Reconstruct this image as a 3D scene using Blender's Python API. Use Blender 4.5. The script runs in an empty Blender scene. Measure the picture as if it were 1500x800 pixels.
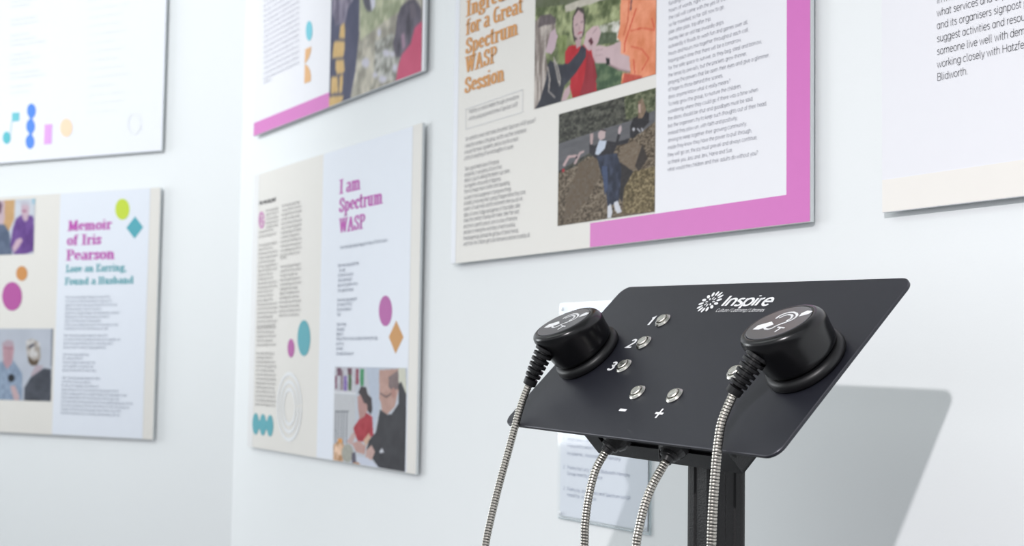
import bpy, bmesh, math, random
import numpy as np
from mathutils import Vector, Matrix

random.seed(4)
RNG = np.random.default_rng(7)
SC = bpy.context.scene
COL = SC.collection
V = Vector

# ------------------------------------------------------------------ camera
FPX = 2094.987                       # focal length in pixels of a 1500 px wide frame
CAM_R = V((0.4974, 0.8674, 0.0146)).normalized()
CAM_F = V((-0.8661, 0.4956, 0.0645)).normalized()
CAM_U = CAM_R.cross(CAM_F).normalized()
CAM_R = CAM_F.cross(CAM_U).normalized()
CAM_O = V((0, -1.05, 1.2))
cam = bpy.data.cameras.new('camera')
camo = bpy.data.objects.new('camera', cam)
COL.objects.link(camo)
m = Matrix((CAM_R, CAM_U, -CAM_F)).transposed().to_4x4()
m.translation = CAM_O
camo.matrix_world = m
cam.sensor_width = 36.0
cam.lens = FPX * 36 / 1500
cam.clip_start = 0.05
cam.dof.use_dof = True
cam.dof.focus_distance = 1.25
cam.dof.aperture_fstop = 10.0
SC.camera = camo

# ------------------------------------------------------------------ world, lights, exposure
SC.view_settings.view_transform = 'Standard'
SC.view_settings.look = 'None'
SC.view_settings.gamma = 1.0
SC.view_settings.use_curve_mapping = False
SC.view_settings.exposure = 0.07
wd = bpy.data.worlds.new('world')
SC.world = wd
wd.use_nodes = True
wd.node_tree.nodes['Background'].inputs[0].default_value = (0.93, 0.96, 1.0, 1)
wd.node_tree.nodes['Background'].inputs[1].default_value = 0.76


def aim(o, target):
    d = V(target) - o.location
    o.rotation_euler = d.to_track_quat('-Z', 'Y').to_euler()


def area(name, loc, target, size, power, color=(1, 1, 1), size_y=None):
    l = bpy.data.lights.new(name, 'AREA')
    l.energy = power
    l.color = color
    l.size = size
    if size_y:
        l.shape = 'RECTANGLE'
        l.size_y = size_y
    o = bpy.data.objects.new(name, l)
    COL.objects.link(o)
    o.location = loc
    aim(o, target)
    return o


def spot(name, loc, target, power, angle, blend, radius, color=(1, 1, 1)):
    l = bpy.data.lights.new(name, 'SPOT')
    l.energy = power
    l.color = color
    l.spot_size = math.radians(angle)
    l.spot_blend = blend
    l.shadow_soft_size = radius
    o = bpy.data.objects.new(name, l)
    COL.objects.link(o)
    o.location = loc
    aim(o, target)
    return o


spot('key_spot', (0.60, -2.15, 2.12), (-0.60, 0, 0.5), 172, 90, 1.0, 0.022, (1.0, 0.96, 0.98))
spot('corner_spot', (-2.3, -1.9, 2.62), (-3.40, -0.25, 2.05), 85, 62, 1.0, 0.06, (0.96, 0.98, 1.0))
area('ceiling_fill_light', (-1.6, -1.9, 2.68), (-1.6, -1.9, 0), 2.4, 18, (0.93, 1, 0.98), 1.2)  # added soft overhead fill, not an actual panel in the ceiling
area('far_window_light', (-5.3, -2.6, 1.6), (-1.2, -0.6, 1.2), 1.6, 44, (0.94, 0.98, 1), 1.5)


# ------------------------------------------------------------------ materials
def lin(c):
    return tuple((v / 255 / 12.92) if v / 255 <= 0.04045 else ((v / 255 + 0.055) / 1.055) ** 2.4 for v in c)


MATS = {}


def mat(name, rgb, rough=0.5, metal=0.0, noise=0.0, nscale=40.0, bump=0.0, bscale=300.0, spec=0.5, coat=0.0, aniso=0.0):
    if name in MATS:
        return MATS[name]
    mt = bpy.data.materials.new(name)
    mt.use_nodes = True
    nt = mt.node_tree
    b = nt.nodes['Principled BSDF']
    c = lin(rgb)
    b.inputs['Base Color'].default_value = (*c, 1)
    b.inputs['Roughness'].default_value = rough
    b.inputs['Metallic'].default_value = metal
    b.inputs['Specular IOR Level'].default_value = spec
    b.inputs['Coat Weight'].default_value = coat
    if aniso:
        b.inputs['Anisotropic'].default_value = aniso
    tc = nt.nodes.new('ShaderNodeTexCoord')
    if noise:
        n = nt.nodes.new('ShaderNodeTexNoise')
        n.inputs['Scale'].default_value = nscale
        n.inputs['Detail'].default_value = 4
        nt.links.new(tc.outputs['Object'], n.inputs['Vector'])
        r = nt.nodes.new('ShaderNodeMix')
        r.data_type = 'RGBA'
        r.inputs[6].default_value = (*[max(0, x * (1 - noise)) for x in c], 1)
        r.inputs[7].default_value = (*[min(1, x * (1 + noise)) for x in c], 1)
        nt.links.new(n.outputs['Fac'], r.inputs[0])
        nt.links.new(r.outputs[2], b.inputs['Base Color'])
    if bump:
        n2 = nt.nodes.new('ShaderNodeTexNoise')
        n2.inputs['Scale'].default_value = bscale
        n2.inputs['Detail'].default_value = 3
        nt.links.new(tc.outputs['Object'], n2.inputs['Vector'])
        bp = nt.nodes.new('ShaderNodeBump')
        bp.inputs['Strength'].default_value = bump
        bp.inputs['Distance'].default_value = 0.001
        nt.links.new(n2.outputs['Fac'], bp.inputs['Height'])
        nt.links.new(bp.outputs['Normal'], b.inputs['Normal'])
    MATS[name] = mt
    return mt


def ink(rgb):
    return mat('ink_%d_%d_%d' % rgb, rgb, 0.55, spec=0.3)


WALL = mat('wall_paint', (240, 243, 244), 0.7, noise=0.012, nscale=3, bump=0.08, bscale=350, spec=0.25)
CEIL = mat('ceiling_paint', (240, 240, 238), 0.8)
FLOOR = mat('floor_vinyl', (112, 112, 114), 0.55, noise=0.06, nscale=20)
CREAM = mat('board_cream_print', (226, 223, 217), 0.45, noise=0.01, nscale=30, spec=0.35)
WHITEP = mat('board_white_print', (236, 236, 241), 0.45, noise=0.01, nscale=30, spec=0.35)
BLUEP = mat('panel_pale_blue_print', (226, 231, 240), 0.45, noise=0.01, nscale=30, spec=0.35)
EDGE = mat('board_edge', (205, 210, 212), 0.6, noise=0.02)
MAG = mat('magenta_print', (212, 112, 190), 0.45, noise=0.02, nscale=60, spec=0.35)
PLATE = mat('plate_powder_coat', (33, 34, 42), 0.40, noise=0.10, nscale=900, bump=0.12, bscale=1500, spec=0.5)
PLATE_EDGE = mat('plate_edge_metal', (74, 74, 80), 0.42, metal=0.5, noise=0.03)
HOUSE = mat('housing_textured_paint', (20, 21, 24), 0.5, noise=0.25, nscale=700, bump=0.6, bscale=900)
POLEM = mat('pole_black_paint', (13, 13, 15), 0.45, noise=0.15, nscale=500, bump=0.3, bscale=700, spec=0.35)
RUBBER = mat('black_rubber', (16, 16, 18), 0.42, noise=0.1, nscale=200)
PLASTIC = mat('black_plastic', (10, 10, 12), 0.24, noise=0.06, nscale=150, bump=0.03, bscale=1200)
LABEL = mat('label_laminate', (98, 98, 102), 0.2, noise=0.02, nscale=80)
STEEL = mat('brushed_steel', (205, 203, 196), 0.26, metal=1.0, noise=0.05, nscale=200)
HOSE = mat('steel_hose', (182, 178, 170), 0.30, metal=1.0, noise=0.06, nscale=150)
GAP = mat('hose_gap', (30, 28, 28), 0.5, metal=0.5, noise=0.05)
WHITEINK = mat('white_ink', (238, 238, 240), 0.5, noise=0.01)


def radial_steel():
    mt = bpy.data.materials.new('spun_steel')
    mt.use_nodes = True
    nt = mt.node_tree
    b = nt.nodes['Principled BSDF']
    b.inputs['Base Color'].default_value = (*lin((222, 220, 212)), 1)
    b.inputs['Metallic'].default_value = 1
    b.inputs['Roughness'].default_value = 0.3
    b.inputs['Anisotropic'].default_value = 0.85
    t = nt.nodes.new('ShaderNodeTangent')
    t.direction_type = 'RADIAL'
    t.axis = 'Z'
    nt.links.new(t.outputs[0], b.inputs['Tangent'])
    return mt


SPUN = radial_steel()


def acrylic_mat():
    mt = bpy.data.materials.new('clear_acrylic')
    mt.use_nodes = True
    nt = mt.node_tree
    nt.nodes.remove(nt.nodes['Principled BSDF'])
    out = nt.nodes['Material Output']
    tr = nt.nodes.new('ShaderNodeBsdfTransparent')
    tr.inputs[0].default_value = (0.985, 0.992, 0.996, 1)
    gl = nt.nodes.new('ShaderNodeBsdfGlossy')
    gl.inputs['Roughness'].default_value = 0.06
    fr = nt.nodes.new('ShaderNodeFresnel')
    fr.inputs['IOR'].default_value = 1.45
    ge = nt.nodes.new('ShaderNodeNewGeometry')
    inv = nt.nodes.new('ShaderNodeMath')
    inv.operation = 'SUBTRACT'
    inv.inputs[0].default_value = 1.0
    nt.links.new(ge.outputs['Backfacing'], inv.inputs[1])
    ml = nt.nodes.new('ShaderNodeMath')
    ml.operation = 'MULTIPLY'
    nt.links.new(fr.outputs[0], ml.inputs[0])
    nt.links.new(inv.outputs[0], ml.inputs[1])
    mx = nt.nodes.new('ShaderNodeMixShader')
    nt.links.new(ml.outputs[0], mx.inputs[0])
    nt.links.new(tr.outputs[0], mx.inputs[1])
    nt.links.new(gl.outputs[0], mx.inputs[2])
    nt.links.new(mx.outputs[0], out.inputs[0])
    return mt


ACRYL = acrylic_mat()


def photo_mat():
    mt = bpy.data.materials.new('photo_print')
    mt.use_nodes = True
    nt = mt.node_tree
    b = nt.nodes['Principled BSDF']
    b.inputs['Roughness'].default_value = 0.5
    b.inputs['Specular IOR Level'].default_value = 0.15
    a = nt.nodes.new('ShaderNodeVertexColor')
    a.layer_name = 'print'
    nt.links.new(a.outputs['Color'], b.inputs['Base Color'])
    return mt


PHOTO = photo_mat()


# ------------------------------------------------------------------ surfaces (planes that things are laid out on)
class Surf:
    def __init__(s, o, ex, ey, n):
        s.o, s.ex, s.ey, s.n = V(o), V(ex), V(ey), V(n)

    def at(s, x, y, off=0.0):
        """point of the plane that the photograph shows at pixel x, y -> plane coordinates"""
        d = CAM_F + CAM_R * ((x - 750) / FPX) - CAM_U * ((y - 400) / FPX)
        o = s.o + s.n * off
        t = (o - CAM_O).dot(s.n) / d.dot(s.n)
        q = CAM_O + d * t - s.o
        return (q.dot(s.ex), q.dot(s.ey))

    def P(s, a, b, w=0.0):
        return s.o + s.ex * a + s.ey * b + s.n * w


MW = Surf((0, 0, 0), (1, 0, 0), (0, 0, 1), (0, -1, 0))               # faces of the boards on the right wall
BEND = 0.545374
LDIR = V((-math.cos(BEND), -math.sin(BEND), 0))
LN = V((math.sin(BEND), -math.cos(BEND), 0))
LW = Surf((-3.0942, 0, 0), -LDIR, (0, 0, 1), LN)                      # boards on the left wall (a runs towards the corner)
PEX = V((0.9996, 0.0189, -0.0208)).normalized()
PEY = V((0.0011, 0.7139, 0.7002))
PN = PEX.cross(PEY).normalized()
PEY = PN.cross(PEX).normalized()
PL = Surf((-1.2332, -0.3526, 1.143), PEX, PEY, PN)                    # top face of the control plate
PW, PH = 0.40, 0.2008


# ------------------------------------------------------------------ object helpers
def thing(name, loc, label, cat, group=None):
    o = bpy.data.objects.new(name, None)
    o.empty_display_size = 0.05
    COL.objects.link(o)
    o.location = loc
    o['label'] = label
    o['category'] = cat
    if group:
        o['group'] = group
    return o


def mesh_obj(name, verts, faces, mats, parent=None, smooth=False, label=None, midx=None, origin=None):
    base = V((0, 0, 0))
    par = parent
    while par is not None:
        base = base + par.location
        par = par.parent
    org = V(origin) if origin is not None else None
    me = bpy.data.meshes.new(name)
    off = base + ((org - base) if org is not None else V((0, 0, 0)))
    me.from_pydata([tuple(V(v) - off) for v in verts], [], faces)
    for mt in (mats if isinstance(mats, (list, tuple)) else [mats]):
        me.materials.append(mt)
    if midx is not None:
        me.polygons.foreach_set('material_index', midx)
    if smooth:
        me.polygons.foreach_set('use_smooth', [True] * len(me.polygons))
    me.update()
    o = bpy.data.objects.new(name, me)
    COL.objects.link(o)
    if parent:
        o.parent = parent
    if org is not None:
        o.location = org - base
    if label:
        o['label'] = label
    return o


def prism(outline, S, w0, w1, bev=0.0):
    """closed solid from a 2D outline on surface S between heights w0 (low) and w1 (top); optional small top bevel"""
    n = len(outline)
    vs, fs = [], []
    rings = [(outline, w0)]
    if bev:
        cx = sum(p[0] for p in outline) / n
        cy = sum(p[1] for p in outline) / n
        ins = []
        for i in range(n):
            a, b, c = V(outline[i - 1]), V(outline[i]), V(outline[(i + 1) % n])
            e1, e2 = (b - a).normalized(), (c - b).normalized()
            nn = V((-(e1.y + e2.y), e1.x + e2.x)).normalized()
            ins.append((b.x + nn.x * bev, b.y + nn.y * bev))
        rings += [(outline, w1 - bev), (ins, w1)]
    else:
        rings += [(outline, w1)]
    for r, w in rings:
        vs += [S.P(x, y, w) for x, y in r]
    for k in range(len(rings) - 1):
        for i in range(n):
            j = (i + 1) % n
            fs.append((k * n + i, k * n + j, (k + 1) * n + j, (k + 1) * n + i))
    fs.append(tuple(reversed(range(n))))
    fs.append(tuple(range((len(rings) - 1) * n, len(rings) * n)))
    return vs, fs


def rounded(x0, y0, x1, y1, r, n=7):
    pts = []
    for cx, cy, a in ((x1 - r, y0 + r, -90), (x1 - r, y1 - r, 0), (x0 + r, y1 - r, 90), (x0 + r, y0 + r, 180)):
        for i in range(n + 1):
            t = math.radians(a + 90 * i / n)
            pts.append((cx + r * math.cos(t), cy + r * math.sin(t)))
    return pts


def rect(x0, y0, x1, y1):
    return [(x0, y0), (x1, y0), (x1, y1), (x0, y1)]


def lathe(prof, S, cx, cy, seg=48, tilt=None):
    """prof: list of (r, w, k) ; tilt(v_offset, k) shifts height; k in 0..1"""
    vs, fs = [], []
    for pr in prof:
        r, w = pr[0], pr[1]
        k = pr[2] if len(pr) > 2 else 0
        for i in range(seg):
            t = 2 * math.pi * i / seg
            dx, dy = r * math.cos(t), r * math.sin(t)
            h = w - (k * tilt * dy if tilt else 0)
            vs.append(S.P(cx + dx, cy + dy, h))
    for a in range(len(prof) - 1):
        for i in range(seg):
            j = (i + 1) % seg
            fs.append((a * seg + i, a * seg + j, (a + 1) * seg + j, (a + 1) * seg + i))
    fs.append(tuple(reversed(range(seg))))
    fs.append(tuple(range((len(prof) - 1) * seg, len(prof) * seg)))
    return vs, fs


def ell(cx, cy, rx, ry, n=40, a0=0, a1=360):
    return [(cx + rx * math.cos(math.radians(a0 + (a1 - a0) * i / n)), cy + ry * math.sin(math.radians(a0 + (a1 - a0) * i / n)))
            for i in range(n if a1 - a0 == 360 else n + 1)]


def px(S, ox, oy, k, pts):
    """crop coordinates (crop origin, crop scale) -> plane coordinates"""
    return [S.at(ox + x / k, oy + y / k) for x, y in pts]


def ccw(p):
    a = sum(p[i - 1][0] * p[i][1] - p[i][0] * p[i - 1][1] for i in range(len(p)))
    return p if a > 0 else p[::-1]


def flat(name, S, pts, layer, mt, parent, label=None):
    """flat print: a very thin sheet on S"""
    w = 0.00035 * layer
    pts = ccw(pts)
    v, f = prism(pts, S, w - 0.0003, w)
    return mesh_obj(name, v, f, mt, parent, label=label)


def flats(name, S, polys, layer, mt, parent, label=None):
    w = 0.00035 * layer
    vs, fs = [], []
    for p in polys:
        p = ccw(p)
        b = len(vs)
        vs += [S.P(x, y, w) for x, y in p]
        fs.append(tuple(range(b, b + len(p))))
    return mesh_obj(name, vs, fs, mt, parent, label=label)


# ------------------------------------------------------------------ plain text
FONT_CACHE = {}


def font_mesh(s, thin=0.0, shear=0.0):
    key = (s, thin, shear)
    if key in FONT_CACHE:
        return FONT_CACHE[key]
    cu = bpy.data.curves.new('t', 'FONT')
    cu.body = s
    cu.resolution_u = 2
    cu.offset = thin
    cu.shear = shear
    ob = bpy.data.objects.new('t', cu)
    COL.objects.link(ob)
    dg = bpy.context.evaluated_depsgraph_get()
    me = bpy.data.meshes.new_from_object(ob.evaluated_get(dg))
    vs = [(v.co.x, v.co.y) for v in me.vertices]
    fs = [tuple(p.vertices) for p in me.polygons]
    bpy.data.objects.remove(ob)
    bpy.data.curves.remove(cu)
    bpy.data.meshes.remove(me)
    FONT_CACHE[key] = (vs, fs)
    return vs, fs


CAPH = max(y for x, y in font_mesh('H')[0])


def text_lines(name, S, lines, layer, mt, parent, label=None, thin=-0.004, shear=0.0):
    """lines: (string, a, b, cap_height, width or None, xscale)"""
    w = 0.00035 * layer
    V_, F_ = [], []
    for s, a, b, cap, width, xs in lines:
        vs, fs = font_mesh(s, thin, shear)
        if not vs:
            continue
        k = cap / CAPH
        x0 = min(v[0] for v in vs)
        x1 = max(v[0] for v in vs)
        kx = width / (x1 - x0) if width else k * xs
        base = len(V_)
        V_ += [S.P(a + (x - x0) * kx, b + y * k, w) for x, y in vs]
        F_ += [tuple(i + base for i in f) for f in fs]
    return mesh_obj(name, V_, F_, mt, parent, label=label)


# ------------------------------------------------------------------ display lettering drawn with a broad elliptical nib
def arc(cx, cy, rx, ry, a0, a1, n=9):
    return [(cx + rx * math.cos(math.radians(a0 + (a1 - a0) * i / n)), cy + ry * math.sin(math.radians(a0 + (a1 - a0) * i / n))) for i in range(n + 1)]


XH = 0.70
GL = {
 'I': (.46, [[(.23, .04), (.23, .96)], [(.08, .03), (.38, .03)], [(.08, .97), (.38, .97)]]),
 'L': (.60, [[(.20, .04), (.20, .96)], [(.06, .03), (.52, .03), (.54, .22)], [(.06, .97), (.34, .97)]]),
 'F': (.60, [[(.20, .04), (.20, .96)], [(.06, .03), (.34, .03)], [(.06, .97), (.52, .97), (.54, .78)], [(.2, .52), (.44, .52)]]),
 'H': (.78, [[(.20, .04), (.20, .96)], [(.58, .04), (.58, .96)], [(.2, .5), (.58, .5)], [(.06, .03), (.3, .03)], [(.48, .03), (.72, .03)], [(.06, .97), (.3, .97)], [(.48, .97), (.72, .97)]]),
 'E': (.62, [[(.20, .04), (.20, .96)], [(.06, .03), (.52, .03), (.55, .2)], [(.06, .97), (.5, .97), (.53, .8)], [(.2, .52), (.44, .52)]]),
 'G': (.74, [arc(.38, .5, .24, .46, 55, 320, 14), [(.58, .06), (.58, .42)], [(.42, .42), (.68, .42)]]),
 'M': (.92, [[(.16, .03), (.2, .96)], [(.22, .93), (.46, .1)], [(.46, .1), (.7, .93)], [(.72, .96), (.76, .03)], [(.04, .03), (.28, .03)], [(.64, .03), (.88, .03)], [(.08, .97), (.24, .97)], [(.68, .97), (.84, .97)]]),
 'P': (.68, [[(.20, .04), (.20, .96)], [(.06, .03), (.36, .03)], [(.06, .97), (.36, .97)] + arc(.36, .73, .22, .24, 90, -90, 10) + [(.2, .49)]]),
 'S': (.62, [[(.50, .72), (.5, .9)], arc(.31, .74, .19, .23, 20, 200, 9) + [(.14, .62), (.46, .42)] + arc(.30, .27, .2, .24, 20, -160, 9), [(.1, .1), (.1, .3)]]),
 'W': (1.02, [[(.14, .96), (.30, .04)], [(.30, .06), (.5, .9)], [(.5, .96), (.68, .04)], [(.68, .06), (.88, .96)], [(.02, .97), (.26, .97)], [(.4, .97), (.6, .97)], [(.78, .97), (.98, .97)]]),
 'A': (.80, [[(.14, .04), (.38, .96)], [(.38, .96), (.64, .04)], [(.22, .34), (.54, .34)], [(.02, .03), (.26, .03)], [(.5, .03), (.78, .03)]]),
 'a': (.60, [arc(.29, .5, .16, .17, 150, 0, 7) + [(.45, .08)], [(.44, .42)] + arc(.26, .2, .15, .17, 90, 300, 9) + [(.45, .14)], [(.45, .06), (.56, .03)]]),
 'b': (.62, [[(.16, .04), (.16, .96)], [(.04, .97), (.16, .97)], arc(.3, .35, .2, .31, 140, -140, 12)]),
 'c': (.52, [arc(.29, .35, .18, .31, 40, 320, 12), [(.44, .5), (.44, .58)]]),
 'd': (.64, [[(.47, .04), (.47, .96)], [(.35, .97), (.47, .97)], arc(.3, .35, .19, .31, 40, 320, 12), [(.47, .03), (.58, .03)]]),
 'e': (.56, [[(.12, .38), (.46, .38)] + arc(.29, .38, .18, .29, 0, 310, 14)]),
 'f': (.42, [[(.18, .04), (.18, .8)] + arc(.32, .8, .14, .17, 180, 60, 5), [(.05, .66), (.36, .66)], [(.06, .03), (.3, .03)]]),
 'g': (.60, [arc(.28, .44, .16, .22, 0, 360, 14), [(.4, .62), (.54, .68)], [(.2, .24), (.14, .12), (.42, .06)] + arc(.28, -.1, .2, .14, 60, -220, 10)]),
 'h': (.66, [[(.17, .04), (.17, .96)], [(.05, .97), (.17, .97)], arc(.33, .46, .15, .2, 150, 0, 7) + [(.48, .04)], [(.06, .03), (.28, .03)], [(.4, .03), (.6, .03)]]),
 'i': (.34, [[(.17, .04), (.17, .66)], [(.06, .67), (.17, .67)], [(.06, .03), (.28, .03)], [(.17, .88), (.17, .92)]]),
 'm': (.96, [[(.17, .04), (.17, .66)], [(.05, .67), (.17, .67)], arc(.32, .46, .14, .2, 150, 0, 7) + [(.46, .04)], arc(.62, .46, .15, .2, 150, 0, 7) + [(.77, .04)], [(.07, .03), (.27, .03)], [(.37, .03), (.56, .03)], [(.68, .03), (.9, .03)]]),
 'n': (.66, [[(.17, .04), (.17, .66)], [(.05, .67), (.17, .67)], arc(.33, .46, .15, .2, 150, 0, 7) + [(.48, .04)], [(.06, .03), (.28, .03)], [(.4, .03), (.6, .03)]]),
 'o': (.58, [arc(.29, .35, .19, .31, 0, 360, 18)]),
 'p': (.63, [[(.16, -.26), (.16, .66)], [(.04, .67), (.16, .67)], arc(.31, .35, .2, .31, 140, -140, 12), [(.05, -.27), (.28, -.27)]]),
 'r': (.48, [[(.17, .04), (.17, .66)], [(.05, .67), (.17, .67)], arc(.33, .5, .13, .16, 160, 60, 5), [(.4, .6), (.4, .55)], [(.06, .03), (.3, .03)]]),
 's': (.48, [[(.39, .5), (.39, .62)], arc(.25, .52, .13, .15, 20, 200, 7) + [(.14, .44), (.34, .28)] + arc(.23, .19, .14, .16, 20, -160, 7), [(.09, .08), (.09, .2)]]),
 't': (.42, [[(.18, .9), (.18, .2)] + arc(.3, .17, .12, .14, 180, 300, 5), [(.05, .66), (.36, .66)]]),
 'u': (.66, [[(.16, .66), (.16, .24)] + arc(.31, .22, .15, .19, 180, 330, 6), [(.47, .66), (.47, .04)], [(.05, .67), (.16, .67)], [(.36, .67), (.47, .67)], [(.47, .03), (.58, .03)]]),
 ',': (.28, [[(.14, .06), (.1, -.14)]]),
 ' ': (.30, []),
}


def hull(pts):
    pts = sorted(set((round(x, 6), round(y, 6)) for x, y in pts))

    def half(p):
        h = []
        for q in p:
            while len(h) > 1 and (h[-1][0] - h[-2][0]) * (q[1] - h[-2][1]) - (h[-1][1] - h[-2][1]) * (q[0] - h[-2][0]) <= 0:
                h.pop()
            h.append(q)
        return h
    a, b = half(pts), half(pts[::-1])
    return a[:-1] + b[:-1]


def display_text(name, S, lines, layer, mt, parent, nib=(.108, .036), label=None):
    """lines: (string, a, b, cap height, width)"""
    w0 = 0.00035 * layer
    vs, fs = [], []
    cnt = 0
    for s, a, b, cap, width in lines:
        adv = sum(GL[c][0] for c in s)
        kx = width / adv
        x = 0
        for c in s:
            for st in GL[c][1]:
                for i in range(len(st) - 1):
                    pp = []
                    for q in (st[i], st[i + 1]):
                        for t in range(10):
                            th = 2 * math.pi * t / 10
                            pp.append((q[0] + nib[0] * math.cos(th), q[1] + nib[1] * math.sin(th)))
                    h = hull(pp)
                    base = len(vs)
                    w = w0 + (cnt % 7) * 0.00001
                    cnt += 1
                    vs += [S.P(a + (x + u) * kx, b + v * cap, w) for u, v in h]
                    fs.append(tuple(range(base, base + len(h))))
            x += GL[c][0]
    return mesh_obj(name, vs, fs, mt, parent, label=label)


# ------------------------------------------------------------------ light geometric sans drawn as single strokes
def _a(cx, cy, rx, ry, a0, a1, n=8):
    return arc(cx, cy, rx, ry, a0, a1, n)


MX = .72
MG = {
 'a': (.66, [_a(.30, .36, .24, .36, 0, 360, 14), [(.54, MX), (.54, 0)]]),
 'b': (.68, [[(.10, 1.03), (.10, 0)], _a(.36, .36, .26, .36, 0, 360, 14)]),
 'c': (.60, [_a(.33, .36, .26, .36, 48, 312, 11)]),
 'd': (.68, [_a(.32, .36, .25, .36, 0, 360, 14), [(.57, 1.03), (.57, 0)]]),
 'e': (.62, [[(.07, .38), (.57, .38)] + _a(.32, .36, .25, .36, 4, 318, 12)]),
 'f': (.36, [[(.13, 0), (.13, .84)] + _a(.27, .86, .14, .16, 180, 70, 5), [(.02, .70), (.31, .70)]]),
 'g': (.66, [_a(.32, .36, .25, .36, 0, 360, 14), [(.57, MX), (.57, -.02)] + _a(.32, -.02, .25, .24, 0, -150, 7)]),
 'h': (.64, [[(.10, 1.03), (.10, 0)], [(.10, .42)] + _a(.32, .46, .22, .26, 170, 0, 7) + [(.54, 0)]]),
 'i': (.27, [[(.13, MX), (.13, 0)], [(.13, .90), (.13, .99)]]),
 'j': (.22, [[(.12, MX), (.12, -.14)] + _a(.02, -.14, .10, .12, 0, -90, 3), [(.12, .92), (.12, .99)]]),
 'k': (.56, [[(.10, 1.03), (.10, 0)], [(.10, .24), (.48, .70)], [(.24, .42), (.52, 0)]]),
 'l': (.31, [[(.12, 1.03), (.12, .10)] + _a(.20, .10, .08, .10, 180, 280, 3)]),
 'm': (.98, [[(.10, MX), (.10, 0)], [(.10, .42)] + _a(.30, .46, .20, .26, 170, 0, 6) + [(.50, 0)], [(.50, .42)] + _a(.69, .46, .19, .26, 170, 0, 6) + [(.88, 0)]]),
 'n': (.64, [[(.10, MX), (.10, 0)], [(.10, .42)] + _a(.32, .46, .22, .26, 170, 0, 7) + [(.54, 0)]]),
 'o': (.66, [_a(.33, .36, .26, .36, 0, 360, 15)]),
 'p': (.68, [[(.10, MX), (.10, -.28)], _a(.36, .36, .26, .36, 0, 360, 14)]),
 'q': (.68, [_a(.32, .36, .25, .36, 0, 360, 14), [(.57, MX), (.57, -.28)]]),
 'r': (.40, [[(.10, MX), (.10, 0)], [(.10, .40)] + _a(.34, .42, .24, .29, 170, 92, 4)]),
 's': (.50, [_a(.25, .54, .17, .17, 35, 190, 6) + _a(.25, .19, .19, .18, 60, -150, 8)]),
 't': (.38, [[(.14, .94), (.14, .14)] + _a(.25, .14, .11, .14, 180, 290, 4), [(.02, .70), (.32, .70)]]),
 'u': (.64, [[(.10, MX), (.10, .24)] + _a(.32, .24, .22, .24, 180, 350, 7), [(.54, MX), (.54, 0)]]),
 'v': (.56, [[(.03, MX), (.28, 0), (.53, MX)]]),
 'w': (.84, [[(.03, MX), (.23, 0), (.42, .66), (.61, 0), (.81, MX)]]),
 'x': (.54, [[(.04, MX), (.50, 0)], [(.50, MX), (.04, 0)]]),
 'y': (.56, [[(.03, MX), (.29, .02)], [(.53, MX), (.24, -.18), (.08, -.26)]]),
 'z': (.52, [[(.06, .70), (.46, .70), (.05, .02), (.48, .02)]]),
 'A': (.80, [[(.03, 0), (.40, 1), (.77, 0)], [(.16, .34), (.64, .34)]]),
 'B': (.74, [[(.11, 0), (.11, 1), (.40, 1)] + _a(.40, .76, .22, .24, 90, -90, 7) + [(.11, .52)], [(.40, .52)] + _a(.42, .26, .25, .26, 90, -90, 7) + [(.11, 0)]]),
 'C': (.84, [_a(.45, .5, .38, .5, 48, 312, 12)]),
 'D': (.84, [[(.11, 0), (.11, 1), (.36, 1)] + _a(.36, .5, .40, .5, 90, -90, 9) + [(.11, 0)]]),
 'E': (.68, [[(.60, 1), (.11, 1), (.11, 0), (.62, 0)], [(.11, .52), (.54, .52)]]),
 'F': (.64, [[(.58, 1), (.11, 1), (.11, 0)], [(.11, .50), (.52, .50)]]),
 'G': (.86, [_a(.45, .5, .38, .5, 48, 350, 13), [(.50, .44), (.82, .44), (.82, 0)]]),
 'H': (.84, [[(.11, 0), (.11, 1)], [(.73, 0), (.73, 1)], [(.11, .52), (.73, .52)]]),
 'I': (.28, [[(.14, 0), (.14, 1)]]),
 'J': (.56, [[(.45, 1), (.45, .24)] + _a(.25, .24, .20, .24, 0, -150, 6)]),
 'L': (.62, [[(.11, 1), (.11, 0), (.58, 0)]]),
 'M': (.96, [[(.11, 0), (.11, 1), (.48, .34), (.85, 1), (.85, 0)]]),
 'P': (.72, [[(.11, 0), (.11, 1), (.40, 1)] + _a(.40, .70, .25, .30, 90, -90, 7) + [(.11, .40)]]),
 'S': (.66, [_a(.34, .74, .24, .25, 35, 200, 7) + _a(.33, .27, .26, .26, 60, -150, 9)]),
 'T': (.68, [[(.03, 1), (.65, 1)], [(.34, 1), (.34, 0)]]),
 'W': (1.10, [[(.03, 1), (.30, 0), (.55, .74), (.80, 0), (1.07, 1)]]),
 '1': (.40, [[(.06, .84), (.22, 1), (.22, 0)]]),
 '2': (.62, [_a(.30, .74, .22, .26, 160, -30, 8) + [(.06, 0), (.56, 0)]]),
 '3': (.60, [_a(.28, .76, .20, .24, 150, -80, 8) + _a(.28, .27, .24, .27, 85, -160, 9)]),
 ',': (.22, [[(.12, .06), (.07, -.14)]]),
 '.': (.24, [[(.12, 0), (.12, .09)]]),
 '?': (.52, [_a(.24, .76, .19, .24, 160, -60, 8) + [(.25, .44), (.25, .26)], [(.25, 0), (.25, .05)]]),
 '/': (.44, [[(.02, -.08), (.42, 1.06)]]),
 ' ': (.30, []),
}


def mono_width(s):
    return sum(MG[c][0] for c in s) + 0.0 - .12


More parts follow.
